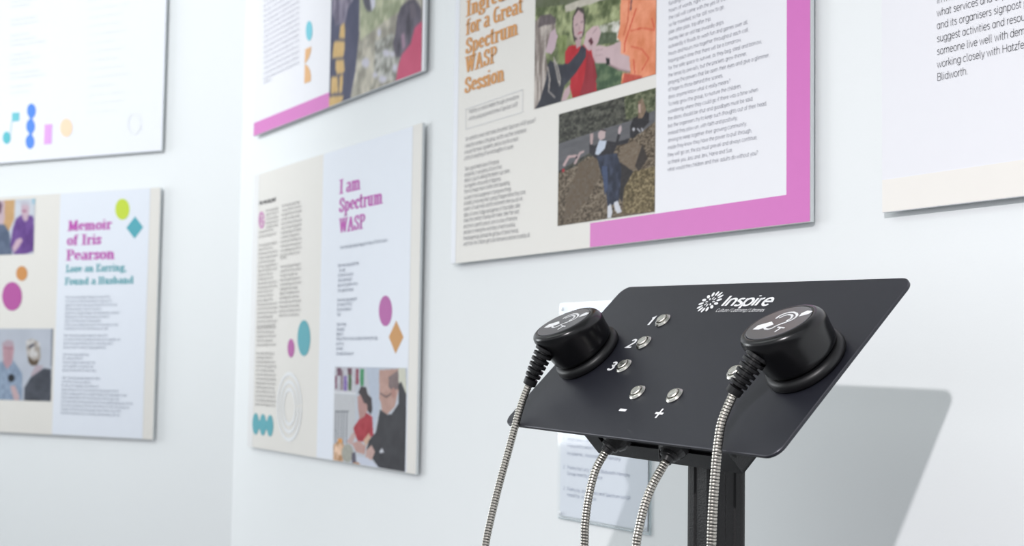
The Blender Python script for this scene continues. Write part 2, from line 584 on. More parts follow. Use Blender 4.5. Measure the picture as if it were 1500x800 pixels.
def mono_lines(name, S, lines, layer, mt, parent, label=None, weight=.068, shear=0.0):
    """lines: (string, a, b, cap height, width or None, horizontal scale)"""
    w0 = 0.00035 * layer
    vs, fs = [], []
    hw = weight / 2
    for s, a, b, cap, width, xs in lines:
        kx = width / mono_width(s) if width else cap * xs
        x = -.05
        for c in s:
            for st in MG[c][1]:
                n_ = len(st)
                base = len(vs)
                closed = abs(st[0][0] - st[-1][0]) + abs(st[0][1] - st[-1][1]) < 1e-6
                for i in range(n_):
                    q = st[i]
                    p0 = st[i - 1] if i else (st[-2] if closed else q)
                    p1 = st[i + 1] if i < n_ - 1 else (st[1] if closed else q)
                    d1 = (q[0] - p0[0], q[1] - p0[1])
                    d2 = (p1[0] - q[0], p1[1] - q[1])
                    l1, l2 = math.hypot(*d1), math.hypot(*d2)
                    if l1 < 1e-6:
                        d1, l1 = d2, l2
                    if l2 < 1e-6:
                        d2, l2 = d1, l1
                    n1 = (-d1[1] / l1, d1[0] / l1)
                    n2 = (-d2[1] / l2, d2[0] / l2)
                    mx, my = n1[0] + n2[0], n1[1] + n2[1]
                    ml = math.hypot(mx, my) or 1
                    mx, my = mx / ml, my / ml
                    k = 1 / max(.45, mx * n1[0] + my * n1[1])
                    for sg in (1, -1):
                        u, v = q[0] + mx * hw * k * sg, q[1] + my * hw * k * sg
                        vs.append(S.P(a + (x + u + shear * v) * kx, b + v * cap, w0))
                fs += [(base + 2 * i, base + 2 * i + 1, base + 2 * i + 3, base + 2 * i + 2) for i in range(n_ - 1)]
            x += MG[c][0]
    return mesh_obj(name, vs, fs, mt, parent, label=label)


# ------------------------------------------------------------------ printed photographs painted on a fine vertex grid
class Paint:
    def __init__(s, S, rectc, crop, nx, ny):
        s.S, s.r, s.crop, s.nx, s.ny = S, rectc, crop, nx, ny
        s.c = np.zeros((ny, nx, 3))
        X, Y = np.meshgrid(np.arange(nx) + 0.0, np.arange(ny) + 0.0)
        s.X, s.Y = X, Y

    def cv(s, pts):
        x0, y0, x1, y1 = s.r
        out = []
        for a, b in px(s.S, *s.crop, pts):
            out.append(((a - x0) / (x1 - x0) * (s.nx - 1), (b - y0) / (y1 - y0) * (s.ny - 1)))
        return out

    def noise(s, sx, sy, seed=0):
        r = np.random.default_rng(seed + 11)
        gx, gy = max(2, int(s.nx / sx) + 2), max(2, int(s.ny / sy) + 2)
        g = r.random((gy, gx))
        fx, fy = s.X / sx, s.Y / sy
        ix, iy = np.minimum(fx.astype(int), gx - 2), np.minimum(fy.astype(int), gy - 2)
        tx, ty = fx - ix, fy - iy
        tx, ty = np.clip(tx, 0, 1), np.clip(ty, 0, 1)
        tx, ty = tx * tx * (3 - 2 * tx), ty * ty * (3 - 2 * ty)
        return (g[iy, ix] * (1 - tx) + g[iy, ix + 1] * tx) * (1 - ty) + (g[iy + 1, ix] * (1 - tx) + g[iy + 1, ix + 1] * tx) * ty - 0.5

    def mask(s, pts):
        p = s.cv(pts)
        ins = np.zeros(s.X.shape, bool)
        for i in range(len(p)):
            (xa, ya), (xb, yb) = p[i - 1], p[i]
            if ya == yb:
                continue
            c = ((ya > s.Y) != (yb > s.Y)) & (s.X < (xb - xa) * (s.Y - ya) / (yb - ya) + xa)
            ins ^= c
        return ins

    def poly(s, pts, col, amp=0, sc=(4, 4), seed=0, col2=None, alpha=1.0):
        m = s.mask(pts) if pts is not None else np.ones(s.X.shape, bool)
        c = np.array(col, float)[None, None, :] * np.ones(s.c.shape)
        if amp or col2 is not None:
            n = s.noise(sc[0], sc[1], seed) + 0.5 * s.noise(sc[0] / 2, sc[1] / 2, seed + 1) + 0.3 * s.noise(1.5, 1.5, seed + 2)
            if col2 is not None:
                t = np.clip(n * 1.6 + 0.5, 0, 1)[..., None]
                c = c * (1 - t) + np.array(col2, float) * t
            c = c + amp * n[..., None]
        s.c[m] = s.c[m] * (1 - alpha) + c[m] * alpha

    def ell(s, cx, cy, rx, ry, col, rot=0, **k):
        ca, sa = math.cos(math.radians(rot)), math.sin(math.radians(rot))
        s.poly([(cx + rx * math.cos(t) * ca - ry * math.sin(t) * sa, cy + rx * math.cos(t) * sa + ry * math.sin(t) * ca)
                for t in [i * math.pi / 12 for i in range(24)]], col, **k)

    def line(s, pts, w, col, **k):
        for i in range(len(pts) - 1):
            (x0, y0), (x1, y1) = pts[i], pts[i + 1]
            L = math.hypot(x1 - x0, y1 - y0) or 1
            nx_, ny_ = -(y1 - y0) / L * w / 2, (x1 - x0) / L * w / 2
            s.poly([(x0 + nx_, y0 + ny_), (x1 + nx_, y1 + ny_), (x1 - nx_, y1 - ny_), (x0 - nx_, y0 - ny_)], col, **k)
            s.ell(x1, y1, w / 2, w / 2, col, **k)

    def blur(s, n=1):
        for _ in range(n):
            c = np.pad(s.c, ((1, 1), (1, 1), (0, 0)), 'edge')
            s.c = (c[1:-1, 1:-1] * 4 + c[:-2, 1:-1] * 2 + c[2:, 1:-1] * 2 + c[1:-1, :-2] * 2 + c[1:-1, 2:] * 2
                   + c[:-2, :-2] + c[2:, 2:] + c[:-2, 2:] + c[2:, :-2]) / 16

    def build(s, name, parent, label=None, layer=2):
        x0, y0, x1, y1 = s.r
        w = 0.00035 * layer
        vs = [s.S.P(x0 + (x1 - x0) * i / (s.nx - 1), y0 + (y1 - y0) * j / (s.ny - 1), w) for j in range(s.ny) for i in range(s.nx)]
        fs = [(j * s.nx + i, j * s.nx + i + 1, (j + 1) * s.nx + i + 1, (j + 1) * s.nx + i) for j in range(s.ny - 1) for i in range(s.nx - 1)]
        o = mesh_obj(name, vs, fs, PHOTO, parent, label=label)
        at = o.data.color_attributes.new('print', 'FLOAT_COLOR', 'POINT')
        c = np.clip(s.c / 255, 0, 1).reshape(-1, 3)
        c = np.where(c <= 0.04045, c / 12.92, ((c + 0.055) / 1.055) ** 2.4)
        c = np.clip((c - 0.012) * 0.86, 0.004, 1)
        at.data.foreach_set('color', np.c_[c, np.ones(len(c))].astype(np.float32).ravel())
        return o


# ------------------------------------------------------------------ setting
def structure(name, vs, fs, mt):
    o = mesh_obj(name, vs, fs, mt)
    o['kind'] = 'structure'
    return o


GAPW = 0.007                      # boards stand this far off the wall
BT = 0.005                        # board thickness
HC = 2.75


def wall(name, S, a0, a1, z0, z1):
    vs, fs = prism(rect(a0, z0, a1, z1), S, -GAPW - BT - 0.10, -GAPW - BT)
    return structure(name, vs, fs, WALL)


# true corner of the two wall faces, set back behind the board planes
d0 = GAPW + BT
cxw = -d0 * math.tan(BEND / 2)
wall('wall_right', MW, -3.0942 + cxw, 0.9, 0, HC)
wall('wall_left', LW, -2.2, -cxw, 0, HC)
structure('floor', *prism(rect(-7.5, -7.5, 4.5, 0.12), Surf((0, 0, 0), (1, 0, 0), (0, 1, 0), (0, 0, 1)), -0.1, 0.0), FLOOR)
structure('ceiling', *prism(rect(-5.6, -4.2, 0.9, 0.12), Surf((0, 0, HC), (1, 0, 0), (0, 1, 0), (0, 0, 1)), 0.0, 0.1), CEIL)


def board(S, x0, z0, x1, z1, label, mt, name='exhibition_board'):
    t = thing(name, S.P(x0, z0, -BT - GAPW), label, 'poster', 'printed boards on the gallery walls')
    v, f = prism(rect(x0, z0, x1, z1), S, -BT, 0.0)
    b = mesh_obj('backing_board', v, f, [EDGE, mt], t, midx=[0] * 5 + [1])
    # hidden stand-off blocks that fix the board to the wall
    for a in (x0 + 0.12, x1 - 0.12):
        for c in (z0 + 0.1, z1 - 0.1):
            v, f = prism(rect(a - .03, c - .03, a + .03, c + .03), S, -BT - GAPW, -BT)
            mesh_obj('wall_mount', v, f, EDGE, t)
    return t


GREYINK = ink((120, 122, 132))
TEXTINK = ink((92, 92, 104))
FAINT = ink((196, 199, 212))
W2 = 0.0


def words(rng, n):
    src = 'the group and session of time with family people who come together learning stories about their local school we have walking memory friends happy always garden craft singing it was for a very special day out by many'.split()
    s = ''
    while len(s) < n:
        s += rng.choice(src) + ' '
    return s[:n].strip()


def small_lines(S, crop, rows, cap=.006):
    """rows: (xl, yl, xr) in crop coordinates -> text lines of the given width"""
    r = random.Random(3)
    out = []
    for xl, yl, xr in rows:
        a, b = S.at(crop[0] + xl / crop[2], crop[1] + yl / crop[2])
        a1, _ = S.at(crop[0] + xr / crop[2], crop[1] + yl / crop[2])
        wd_ = a1 - a
        out.append((words(r, max(3, int(wd_ / (cap * 0.56)))), a, b, cap, wd_, 1))
    return out


# ================= board 1: lower one on the left wall ("Memoir of Iris Pearson")
C2 = (0, 240, 1.905)
x1, z0, z1 = -0.2255, 1.0172, 1.6025
x0 = x1 - 0.841
t = board(LW, x0, z0, x1, z1, 'cream printed board on the left wall titled Memoir of Iris Pearson', CREAM)
pa = LW.at(90, 288)[0] * 0.5 + LW.at(75, 630)[0] * 0.5
pb = LW.at(222, 290)[0] * 0.5 + LW.at(207, 630)[0] * 0.5
flat('colour_panel', LW, rect(pa, z0 + .0005, pb, z1 - .0005), 1, BLUEP, t, 'pale blue text panel')
MAGI = ink((190, 78, 176))
TEALI = ink((70, 160, 170))
ORI = ink((204, 148, 84))


def dl(S, crop, s, l, r, cap):
    a, b = S.at(crop[0] + l[0] / crop[2], crop[1] + l[1] / crop[2])
    a2, b2 = S.at(crop[0] + r[0] / crop[2], crop[1] + r[1] / crop[2])
    ct = S.at(crop[0] + l[0] / crop[2], crop[1] + (l[1] - cap) / crop[2])[1]
    return (s, a, b, ct - b, a2 - a)


display_text('heading_text', LW, [dl(LW, C2, 'Memoir', (190, 188), (312, 183), 29), dl(LW, C2, 'of Iris', (187, 228), (283, 224), 29),
             dl(LW, C2, 'Pearson', (185, 270), (320, 266), 30)], 2, MAGI, t)
display_text('subheading_text', LW, [dl(LW, C2, 'Lose an Earring,', (184, 303), (354, 299), 20),
             dl(LW, C2, 'Found a Husband', (181, 338), (373, 333), 20)], 2, TEALI, t, nib=(.1, .05))
rows = []
r_ = random.Random(9)
for y0, n, mx in ((376, 9, 335), (482, 4, 338), (535, 5, 275), (600, 3, 310), (633, 7, 378), ):
    for i in range(n):
        y = y0 + i * 10.9
        rows.append((184 - (y - 372) * 0.045, y, mx - r_.uniform(0, 60)))
for k_, sel in enumerate((rows[:9], rows[9:13], rows[13:18], rows[18:])):
    mono_lines('text_block', LW, small_lines(LW, C2, sel, 0.0060), 2, ink((112, 124, 142)), t, weight=.08)
flat('circle', LW, [(x, y) for x, y in px(LW, *C2, ell(342, 127, 20, 29.5))], 2, ink((196, 216, 60)), t, 'lime green circle')
flat('diamond', LW, px(LW, *C2, [(353, 179), (377, 147), (400, 177), (376, 209)]), 2, ink((82, 168, 182)), t, 'teal diamond')
flat('circle', LW, px(LW, *C2, ell(61, 306, 15.5, 20.5)), 2, ink((206, 140, 72)), t, 'small orange circle')
flat('circle', LW, px(LW, *C2, ell(34, 370, 27.5, 40)), 2, ink((180, 74, 156)), t, 'large magenta circle')
# photo 1
C = (0, 285, 8.425)
ra = LW.at(50.5, 330)[0]
p = Paint(LW, (ra - 0.19, LW.at(45, 372)[1], ra, LW.at(50, 291)[1]), C, 120, 120)
p.poly(None, (216, 222, 232), 8, (20, 20))
p.poly([(60, 0), (190, 40), (180, 300), (110, 460), (20, 380)], (214, 172, 122), 12, (12, 12))
p.poly([(-120, 20), (60, 40), (60, 300), (40, 380), (-100, 380)], (214, 190, 200), 8, (12, 12))
p.poly([(-300, 40), (-20, 50), (30, 130), (10, 240), (-60, 200), (-90, 380), (-300, 400)], (120, 90, 110), 14, (10, 30))
p.poly([(-400, 360), (60, 370), (120, 470), (150, 700), (150, 780), (-400, 780)], (98, 112, 138), 20, (12, 12))
p.poly([(200, 300), (270, 250), (400, 260), (420, 300), (420, 700), (300, 740), (200, 780), (130, 640), (160, 420)], (112, 74, 150), 26, (8, 16))
p.poly([(270, 100), (355, 110), (365, 200), (350, 310), (310, 340), (280, 290), (262, 200)], (212, 186, 200), 8, (8, 8))
p.poly([(258, 85), (360, 85), (372, 180), (350, 130), (275, 130), (262, 170)], (206, 204, 216))
p.ell(303, 205, 26, 14, (178, 110, 140))
p.poly([(150, 660), (200, 560), (260, 530), (285, 570), (240, 640), (180, 720)], (216, 186, 202), 6)
p.poly([(395, 20), (440, 20), (435, 120), (400, 115)], (170, 208, 226))
p.blur(3)
p.build('photo_print', t, 'photograph of two seated people, one in a purple top')
# photo 2
C = (0, 475, 6.66)
p = Paint(LW, (LW.at(75, 530)[0] - 0.19, LW.at(70, 588)[1], LW.at(76.5, 530)[0], LW.at(70, 481.5)[1]), C, 130, 150)
p.poly(None, (196, 202, 214), 8, (30, 30))
p.poly([(500, 40), (530, 40), (520, 400), (495, 420)], (150, 156, 168))
p.poly([(-300, 420), (40, 360), (130, 350), (220, 480), (215, 760), (-300, 760)], (150, 168, 192), 34, (3, 9))
p.poly([(25, 180), (130, 170), (140, 250), (120, 380), (70, 440), (35, 380)], (196, 156, 166), 10, (10, 8))
p.line([(40, 235), (125, 235)], 14, (170, 130, 145))
p.poly([(20, 190), (70, 150), (130, 165), (140, 210), (30, 215)], (190, 170, 182))
p.poly([(235, 750), (240, 620), (300, 520), (430, 430), (500, 440), (498, 750)], (78, 82, 92), 16, (14, 14))
p.poly([(300, 500), (350, 400), (430, 400), (400, 450), (310, 510)], (192, 176, 186))
p.poly([(255, 160), (320, 140), (390, 180), (400, 330), (360, 400), (300, 400), (265, 300)], (184, 174, 166), 22, (7, 12), 3, (216, 214, 214))
p.poly([(275, 300), (330, 360), (385, 340), (365, 400), (310, 405), (280, 370)], (98, 82, 66))
p.poly([(275, 215), (330, 185), (345, 205), (290, 240)], (88, 88, 98))
p.ell(112, 525, 32, 38, (34, 38, 46))
p.poly([(100, 600), (150, 600), (190, 700), (190, 750), (140, 750)], (208, 180, 184), 8)
p.blur(2)
p.build('photo_print', t, 'photograph of an interview with a microphone')

# ================= board 2: upper one on the left wall (coloured shapes along the bottom, print colours partly washed out as painted glare)
C1 = (0, 0, 3.333)
t = board(LW, x0, 1.6893, x1, 2.284, 'white printed board high on the left wall with small coloured shapes along its bottom',
          mat('board_bright_print', (240, 242, 250), 0.4, noise=0.01, spec=0.4))
TQ = ink((112, 204, 216))
flat('circle', LW, px(LW, *C1, ell(33, 673, 19, 30)), 2, ink((92, 196, 208)), t, 'turquoise note head')
flat('note_stem', LW, px(LW, *C1, [(48, 660), (56, 590), (60, 590), (52, 662)]), 2, ink((190, 226, 236)), t)
flat('square', LW, px(LW, *C1, [(60, 551), (95, 549), (94, 591), (59, 593)]), 2, TQ, t, 'turquoise square')
for cx, cy in ((154, 541), (150, 617), (147, 692)):
    flat('circle', LW, px(LW, *C1, ell(cx, cy, 21, 35)), 2, ink((84, 142, 238)), t, 'blue circle of a column of three')
flat('column_neck', LW, px(LW, *C1, [(146, 570), (160, 570), (157, 665), (142, 665)]), 1.6, ink((84, 142, 238)), t, 'blue neck joining the circles')
flat('rectangle', LW, px(LW, *C1, [(219, 608), (255, 606), (252, 702), (215, 705)]), 2, ink((232, 170, 240)), t, 'pink rectangle')
flat('circle', LW, px(LW, *C1, ell(324, 624, 30, 45)), 2, ink((252, 224, 192)), t, 'orange circle, washed pale by painted glare')
flats('ring', LW, [px(LW, *C1, ell(655 + 0, 605, 36, 52, 30, 0, 350) + ell(655, 605, 28, 42, 30, 0, 350)[::-1])], 2, ink((238, 240, 240)), t, 'faint ring')
rows = [(55 - (y + 200) * 0.008, y, 200 + r_.uniform(-60, 30)) for y in list(range(-160, 60, 22)) + [105, 128, 180, 205, 228, 275, 298, 320, 365, 388, 430, 460]]
mono_lines('text_block', LW, small_lines(LW, C1, rows, 0.006), 2, ink((224, 228, 244)), t)  # ink paled towards the board white, glare put into the colour
rows = [(430, y, 640 + r_.uniform(-80, 0)) for y in range(-160, 560, 42)]
mono_lines('text_block', LW, small_lines(LW, C1, rows, 0.005), 2, ink((236, 239, 248)), t)  # second column, same glare painted in by near-white ink

# ================= board 3: upper one right of the corner (magenta strip, photo in the grass)
C3 = (350, 0, 3.81)
X1 = -2.1440
X0 = -2.9860
Z0, Z1 = 1.6933, 2.288
t = board(MW, X0, Z0, X1, Z1, 'white printed board with a magenta strip, above the I am Spectrum WASP board', WHITEP)
xs = MW.at(482.5, 150)[0]
sz = MW.at(370.5, 181)[1]
flat('magenta_strip', MW, rect(X0 + .0005, Z0 + .0005, xs, sz), 1, MAG, t)
rows = []
for i in range(-16, 15):
    y = 448 - 29 * (14 - i) * (1 if i >= 0 else 1)
    if y < -420:
        continue
    rows.append((138, y, 335))
rows.append((138, 470, 180))
mono_lines('text_block', MW, small_lines(MW, C3, rows, 0.0062), 2, ink((176, 178, 190)), t, weight=.08)
flat('circle', MW, px(MW, *C3, ell(393, 172, 18, 55)), 2, ink((120, 204, 220)), t, 'turquoise circle')
flat('quarter_circle', MW, px(MW, *C3, [(372, 274), (405, 260), (402, 292), (390, 325), (376, 348), (368, 356)]), 2, ink((232, 182, 128)), t, 'upper orange quarter circle')
flat('quarter_circle', MW, px(MW, *C3, [(369, 358), (385, 368), (398, 395), (403, 425), (401, 454), (366, 466)]), 2, ink((232, 182, 128)), t, 'lower orange quarter circle')
C = (480, 0, 5)
p = Paint(MW, (xs, Z0 + .001, MW.at(618.3, 60)[0], 2.24), C, 180, 260)
p.poly(None, (176, 172, 160), 44, (9, 9), 1, (198, 192, 176))
p.poly([(230, -600), (720, -600), (560, 60), (400, 170), (240, 300)], (170, 178, 148), 34, (8, 8), 5, (196, 198, 168))
p.poly([(350, 300), (480, 240), (540, 420), (520, 600), (340, 560)], (152, 152, 144), 60, (5, 4), 9, (186, 186, 180))
for q in ((280, 460, 30, 36), (430, 390, 26, 28), (475, 395, 20, 22), (405, 580, 30, 26), (495, 500, 18, 30), (350, 550, 18, 20), (380, 240, 14, 30)):
    p.ell(*q, (216, 214, 226), amp=10)
p.poly([(255, -20), (350, -40), (350, 40), (325, 85), (290, 80), (268, 40)], (92, 92, 104), 10)
p.poly([(310, -20), (352, -20), (350, 50), (325, 80)], (222, 222, 234))
p.poly([(-80, -600), (240, -600), (232, 250), (205, 520), (160, 760), (-80, 900)], (84, 86, 112), 12, (10, 20))
p.poly([(40, -600), (200, -600), (190, 0), (150, 60), (130, 170), (60, 190), (36, 100)], (112, 106, 128), 26, (4, 16), 4, (150, 142, 160))
for q in ([(95, 190), (125, 165), (130, 220), (128, 285), (85, 280), (92, 230)], [(48, 305), (85, 298), (128, 305), (128, 350), (118, 420), (36, 428), (42, 360)],
          [(62, 440), (120, 436), (128, 520), (110, 540), (70, 545), (58, 500)], [(30, 565), (75, 558), (80, 680), (24, 690)], [(90, 555), (115, 550), (110, 680), (84, 684)],
          [(10, 710), (60, 702), (118, 700), (112, 740), (10, 800)]):
    p.poly(q, (226, 190, 128), 14, (6, 6))
p.poly([(545, 40), (600, 0), (640, -10), (690, 60), (690, 200), (640, 330), (560, 420), (500, 420), (480, 320), (500, 240), (512, 120)], (84, 80, 92), 26, (6, 14), 4, (104, 98, 112))
p.poly([(600, 20), (640, 20), (650, 120), (610, 140)], (112, 104, 116))
p.poly([(540, 250), (565, 240), (572, 340), (550, 370)], (168, 138, 158))
p.poly([(640, 200), (700, 150), (700, 520), (500, 600), (520, 480), (545, 400), (610, 320)], (214, 92, 126), 10, (14, 14))
p.blur(2)
p.build('photo_print', t, 'photograph of children in coats on grass')

# ================= board 4: I am Spectrum WASP
C4 = (350, 170, 2.962)
C5 = (350, 430, 2.859)
C7 = (360, 280, 4.0)
C8 = (480, 330, 3.81)
X0, X1, Z0, Z1 = -2.9731, -2.1457, 1.0178, 1.6052
t = board(MW, X0, Z0, X1, Z1, 'cream printed board next to the corner titled I am Spectrum WASP', CREAM)
pa = (MW.at(473, 240)[0] + MW.at(465, 660)[0]) / 2
pb = (MW.at(603.5, 200)[0] + MW.at(597, 660)[0]) / 2
flat('colour_panel', MW, rect(pa, Z0 + .0005, pb, Z1 - .0005), 1, BLUEP, t, 'pale blue text panel')
flat('edge_panel', MW, rect(X0 + .0005, Z0 + .0005, MW.at(379, 300)[0] , Z1 - .0005), 1, mat('edge_pale', (230, 230, 230), .45), t)
display_text('heading_text', MW, [dl(MW, C4, 'I am', (436, 340), (528, 320), 62), dl(MW, C4, 'Spectrum', (436, 420), (624, 383), 62),
             dl(MW, C4, 'WASP', (436, 508), (548, 491), 62)], 2, MAGI, t)
mono_lines('small_heading', MW, small_lines(MW, C4, [(90, 386, 160)], 0.0085), 2, ink((60, 58, 62)), t, weight=.16)
flats('drop_cap', MW, [px(MW, *C7, ell(94, 170, 17, 50, 30, 0, 350) + ell(94, 170, 9, 36, 30, 0, 350)[::-1]),
                       px(MW, *C7, ell(94, 170, 4, 24))], 2, ink((206, 130, 190)), t, 'pink letter O at the start of the text')
rows = [(120, y, 190) for y in (124, 147, 172, 196, 220)] + [(78, 250, 165), (76, 276, 180)]
y = 328
while y < 800:
    rows.append((76 - (y - 328) * .02, y, 185 - r_.choice((0, 0, 0, 10, 25))))
    y += 24.7
ylast = 800
y = 810
while y < 1265:
    if not 930 < y < 950:
        rows.append((66 - (y - 800) * .02, y, 178 - r_.choice((0, 0, 5, 10, 20))))
    y += 24.7
for k in range(12):
    rows.append((214 - k, 96 + k * 26.2, 328 - r_.choice((0, 3, 10))))
rows.append((204, 402, 240))
for k in range(12):
    rows.append((206 - k, 452 + k * 26, 326 - r_.choice((0, 3, 12, 22))))
for sel in ([q for q in rows if q[0] < 150 and q[1] < 300], [q for q in rows if q[0] < 150 and q[1] >= 300], [q for q in rows if q[0] > 150 and q[1] < 410], [q for q in rows if q[0] > 150 and q[1] > 410]):
    mono_lines('text_block', MW, small_lines(MW, C7, sel, 0.0062), 2, ink((124, 120, 120)), t, weight=.08)
rows = [(72, 134, 335), (60, 235, 175), (66, 262, 100), (60, 290, 145), (60, 317, 137), (58, 345, 168), (58, 374, 145),
        (56, 428, 165), (55, 453, 137), (54, 480, 135), (54, 508, 75), (52, 563, 105), (52, 590, 95), (50, 617, 87), (50, 643, 280), (49, 670, 90), (49, 697, 87), (49, 725, 145)]
for sel in (rows[:1], rows[1:7], rows[7:11], rows[11:]):
    mono_lines('text_block', MW, small_lines(MW, C8, sel, 0.0068), 2, ink((100, 114, 136)), t, weight=.08)
TEAL = ink((84, 168, 180))
MG2 = ink((182, 92, 164))
flat('circle', MW, px(MW, *C5, ell(273, 187, 26.5, 75)), 2, TEAL, t, 'teal circle')
flat('circle', MW, px(MW, *C5, ell(219, 229, 14, 39)), 2, MG2, t, 'small magenta circle')
for cx, cy in ((71, 546), (101, 550), (131, 554)):
    flat('circle', MW, px(MW, *C5, ell(cx, cy, 13.5, 45)), 2, TEAL, t, 'teal circle of a row of three')
flat('row_neck', MW, px(MW, *C5, [(76, 532), (126, 534), (126, 572), (76, 568)]), 1.6, TEAL, t, 'teal neck joining the circles')
flat('circle', MW, px(MW, *C5, ell(615, 73, 27.5, 64)), 2, MG2, t, 'large magenta circle')
flat('diamond', MW, px(MW, *C5, [(629, 182), (660, 114), (690, 183), (657, 252)]), 2, ORI, t, 'orange diamond')
flats('ring', MW, [px(MW, *C5, ell(212, 475, a, b, 40, 0, 356) + ell(212, 475, a - 5, b - 15, 40, 0, 356)[::-1]) for a, b in ((52, 146), (40, 112), (28, 80))],
      2, ink((234, 236, 238)), t, 'pale concentric rings')
C = (485, 530, 4.846)
p = Paint(MW, (MW.at(489.5, 600)[0], Z0 + .001, MW.at(595.5, 600)[0], MW.at(540, 538)[1]), C, 190, 180)
p.poly(None, (204, 210, 220), 6, (30, 30))
p.poly([(20, 40), (190, 40), (175, 220), (20, 210)], (206, 206, 214), 20, (6, 6))
for x, w, c, a, b in ((38, 14, (140, 90, 112), 100, 190), (78, 18, (150, 130, 140), 60, 200), (104, 24, (138, 112, 182), 100, 205), (136, 22, (74, 104, 66), 50, 205),
                      (135, 30, (110, 70, 84), 45, 90), (188, 22, (150, 70, 92), 50, 160), (222, 26, (64, 148, 98), 50, 170), (60, 30, (120, 80, 100), 45, 100)):
    p.poly([(x - w / 2, a), (x + w / 2, a), (x + w / 2, b), (x - w / 2, b)], c, 30, (4, 6), x)
p.poly([(20, 208), (180, 218), (180, 235), (20, 225)], (232, 234, 238))
p.poly([(20, 225), (178, 240), (170, 520), (20, 560)], (206, 208, 212), 5)
p.poly([(250, 40), (345, 40), (350, 300), (300, 500), (290, 300)], (196, 206, 222), 6)
for x in (38, 57, 76, 95, 114):
    p.line([(x, 355), (x - 4, 580)], 5, (108, 112, 122))
p.line([(30, 353), (125, 353)], 7, (100, 104, 112))
p.poly([(478, 45), (530, 45), (540, 240), (480, 160)], (222, 222, 206), 4)
p.poly([(160, 470), (200, 410), (250, 360), (295, 390), (302, 520), (240, 570), (190, 560), (170, 510)], (176, 48, 62), 26, (8, 12))
p.poly([(190, 250), (210, 230), (260, 270), (262, 340), (240, 390), (205, 410), (195, 340)], (192, 148, 142), 10, (8, 8))
p.poly([(195, 220), (215, 175), (250, 180), (262, 230), (290, 260), (296, 340), (285, 375), (262, 350), (258, 300), (235, 290), (215, 240)], (58, 48, 52), 16, (4, 8))
p.poly([(110, 570), (160, 500), (180, 520), (150, 590)], (206, 176, 172))
p.poly([(230, 560), (270, 505), (285, 540), (250, 600)], (216, 180, 156))
p.poly([(345, 60), (480, 50), (482, 200), (455, 320), (400, 375), (365, 360), (358, 300), (344, 260)], (196, 158, 146), 16, (10, 12))
p.poly([(410, 110), (480, 60), (484, 190), (440, 210), (412, 180)], (134, 116, 116), 16, (5, 8))
p.line([(350, 225), (395, 250), (440, 220)], 8, (84, 70, 74))
p.ell(445, 222, 16, 36, (186, 140, 130))
p.poly([(350, 340), (400, 375), (430, 375), (480, 300), (482, 160), (500, 142), (536, 230), (535, 800), (340, 750), (290, 680), (310, 640), (250, 640), (270, 560), (320, 500)], (54, 54, 60), 12, (10, 16), 7)
p.poly([(345, 635), (365, 610), (378, 645), (350, 650)], (216, 218, 226))
p.poly([(150, 580), (200, 560), (250, 600), (240, 660), (180, 640)], (200, 160, 152), 12)
p.poly([(250, 630), (290, 590), (315, 640), (290, 700), (248, 680)], (206, 172, 164), 10)
p.poly([(20, 590), (60, 555), (95, 590), (85, 730), (15, 730)], (206, 160, 120), 50, (7, 7), 4, (228, 190, 160))
p.poly([(50, 545), (80, 545), (85, 575), (52, 575)], (232, 160, 84))
p.ell(120, 650, 42, 66, (176, 176, 166), amp=20)
p.poly([(150, 650), (175, 640), (180, 720), (150, 725)], (96, 92, 108), 10)
p.poly([(185, 670), (260, 680), (350, 760), (330, 790), (190, 730)], (214, 220, 236))
p.poly([(160, 715), (195, 715), (230, 750), (160, 740)], (190, 132, 88))
p.blur(1)
p.build('photo_print', t, 'photograph of a child in red and a man in black at a table')

# ================= board 5: the large board with the magenta frame
C6 = (640, 0, 2.0)
X0, X1, Z0, Z1 = -2.0320, -1.1832, 1.3608, 1.9548
t = board(MW, X0, Z0, X1, Z1, 'large printed board with a magenta frame and a long poem, above the listening stand', CREAM)
flat('edge_panel', MW, rect(X0 + .0005, Z0 + .0005, (MW.at(666, 380)[0] + MW.at(674, 60)[0]) / 2, Z1 - .0005), 1, mat('edge_pale2', (228, 231, 238), .45), t)
xi = MW.at(1152.5, 150)[0]
zi = MW.at(1152, 285.5)[1]
xm = MW.at(864.5, 345)[0]
xw = MW.at(961, 200)[0]
flat('white_panel', MW, rect(xw, zi, xi, Z1 - .02), 1, WHITEP, t)
flats('magenta_frame', MW, [rect(xm, Z0 + .0005, X1 - .0004, zi), rect(xi, zi, X1 - .0004, Z1 - .0005)], 1, MAG, t)
ORH = ink((212, 150, 84))
display_text('heading_text', MW, [dl(MW, C6, 'Ingredients', (86, 50), (292, -28), 46), dl(MW, C6, 'for a Great', (86, 104), (252, 40), 46), dl(MW, C6, 'Spectrum', (85, 160), (238, 106), 46),
             dl(MW, C6, 'WASP', (84, 215), (176, 182), 47), dl(MW, C6, 'Session', (82, 275), (198, 239), 46)], 2, ORH, t)


def para(S, crop, data, cap, thin=-0.004):
    """data: (string, left x, left baseline y, right x)"""
    out = []
    for s, xl, yl, xr in data:
        a, b = S.at(crop[0] + xl / crop[2], crop[1] + yl / crop[2])
        a1, _ = S.at(crop[0] + xr / crop[2], crop[1] + yl / crop[2])
        out.append((s, a, b, cap, a1 - a, 1))
    return out


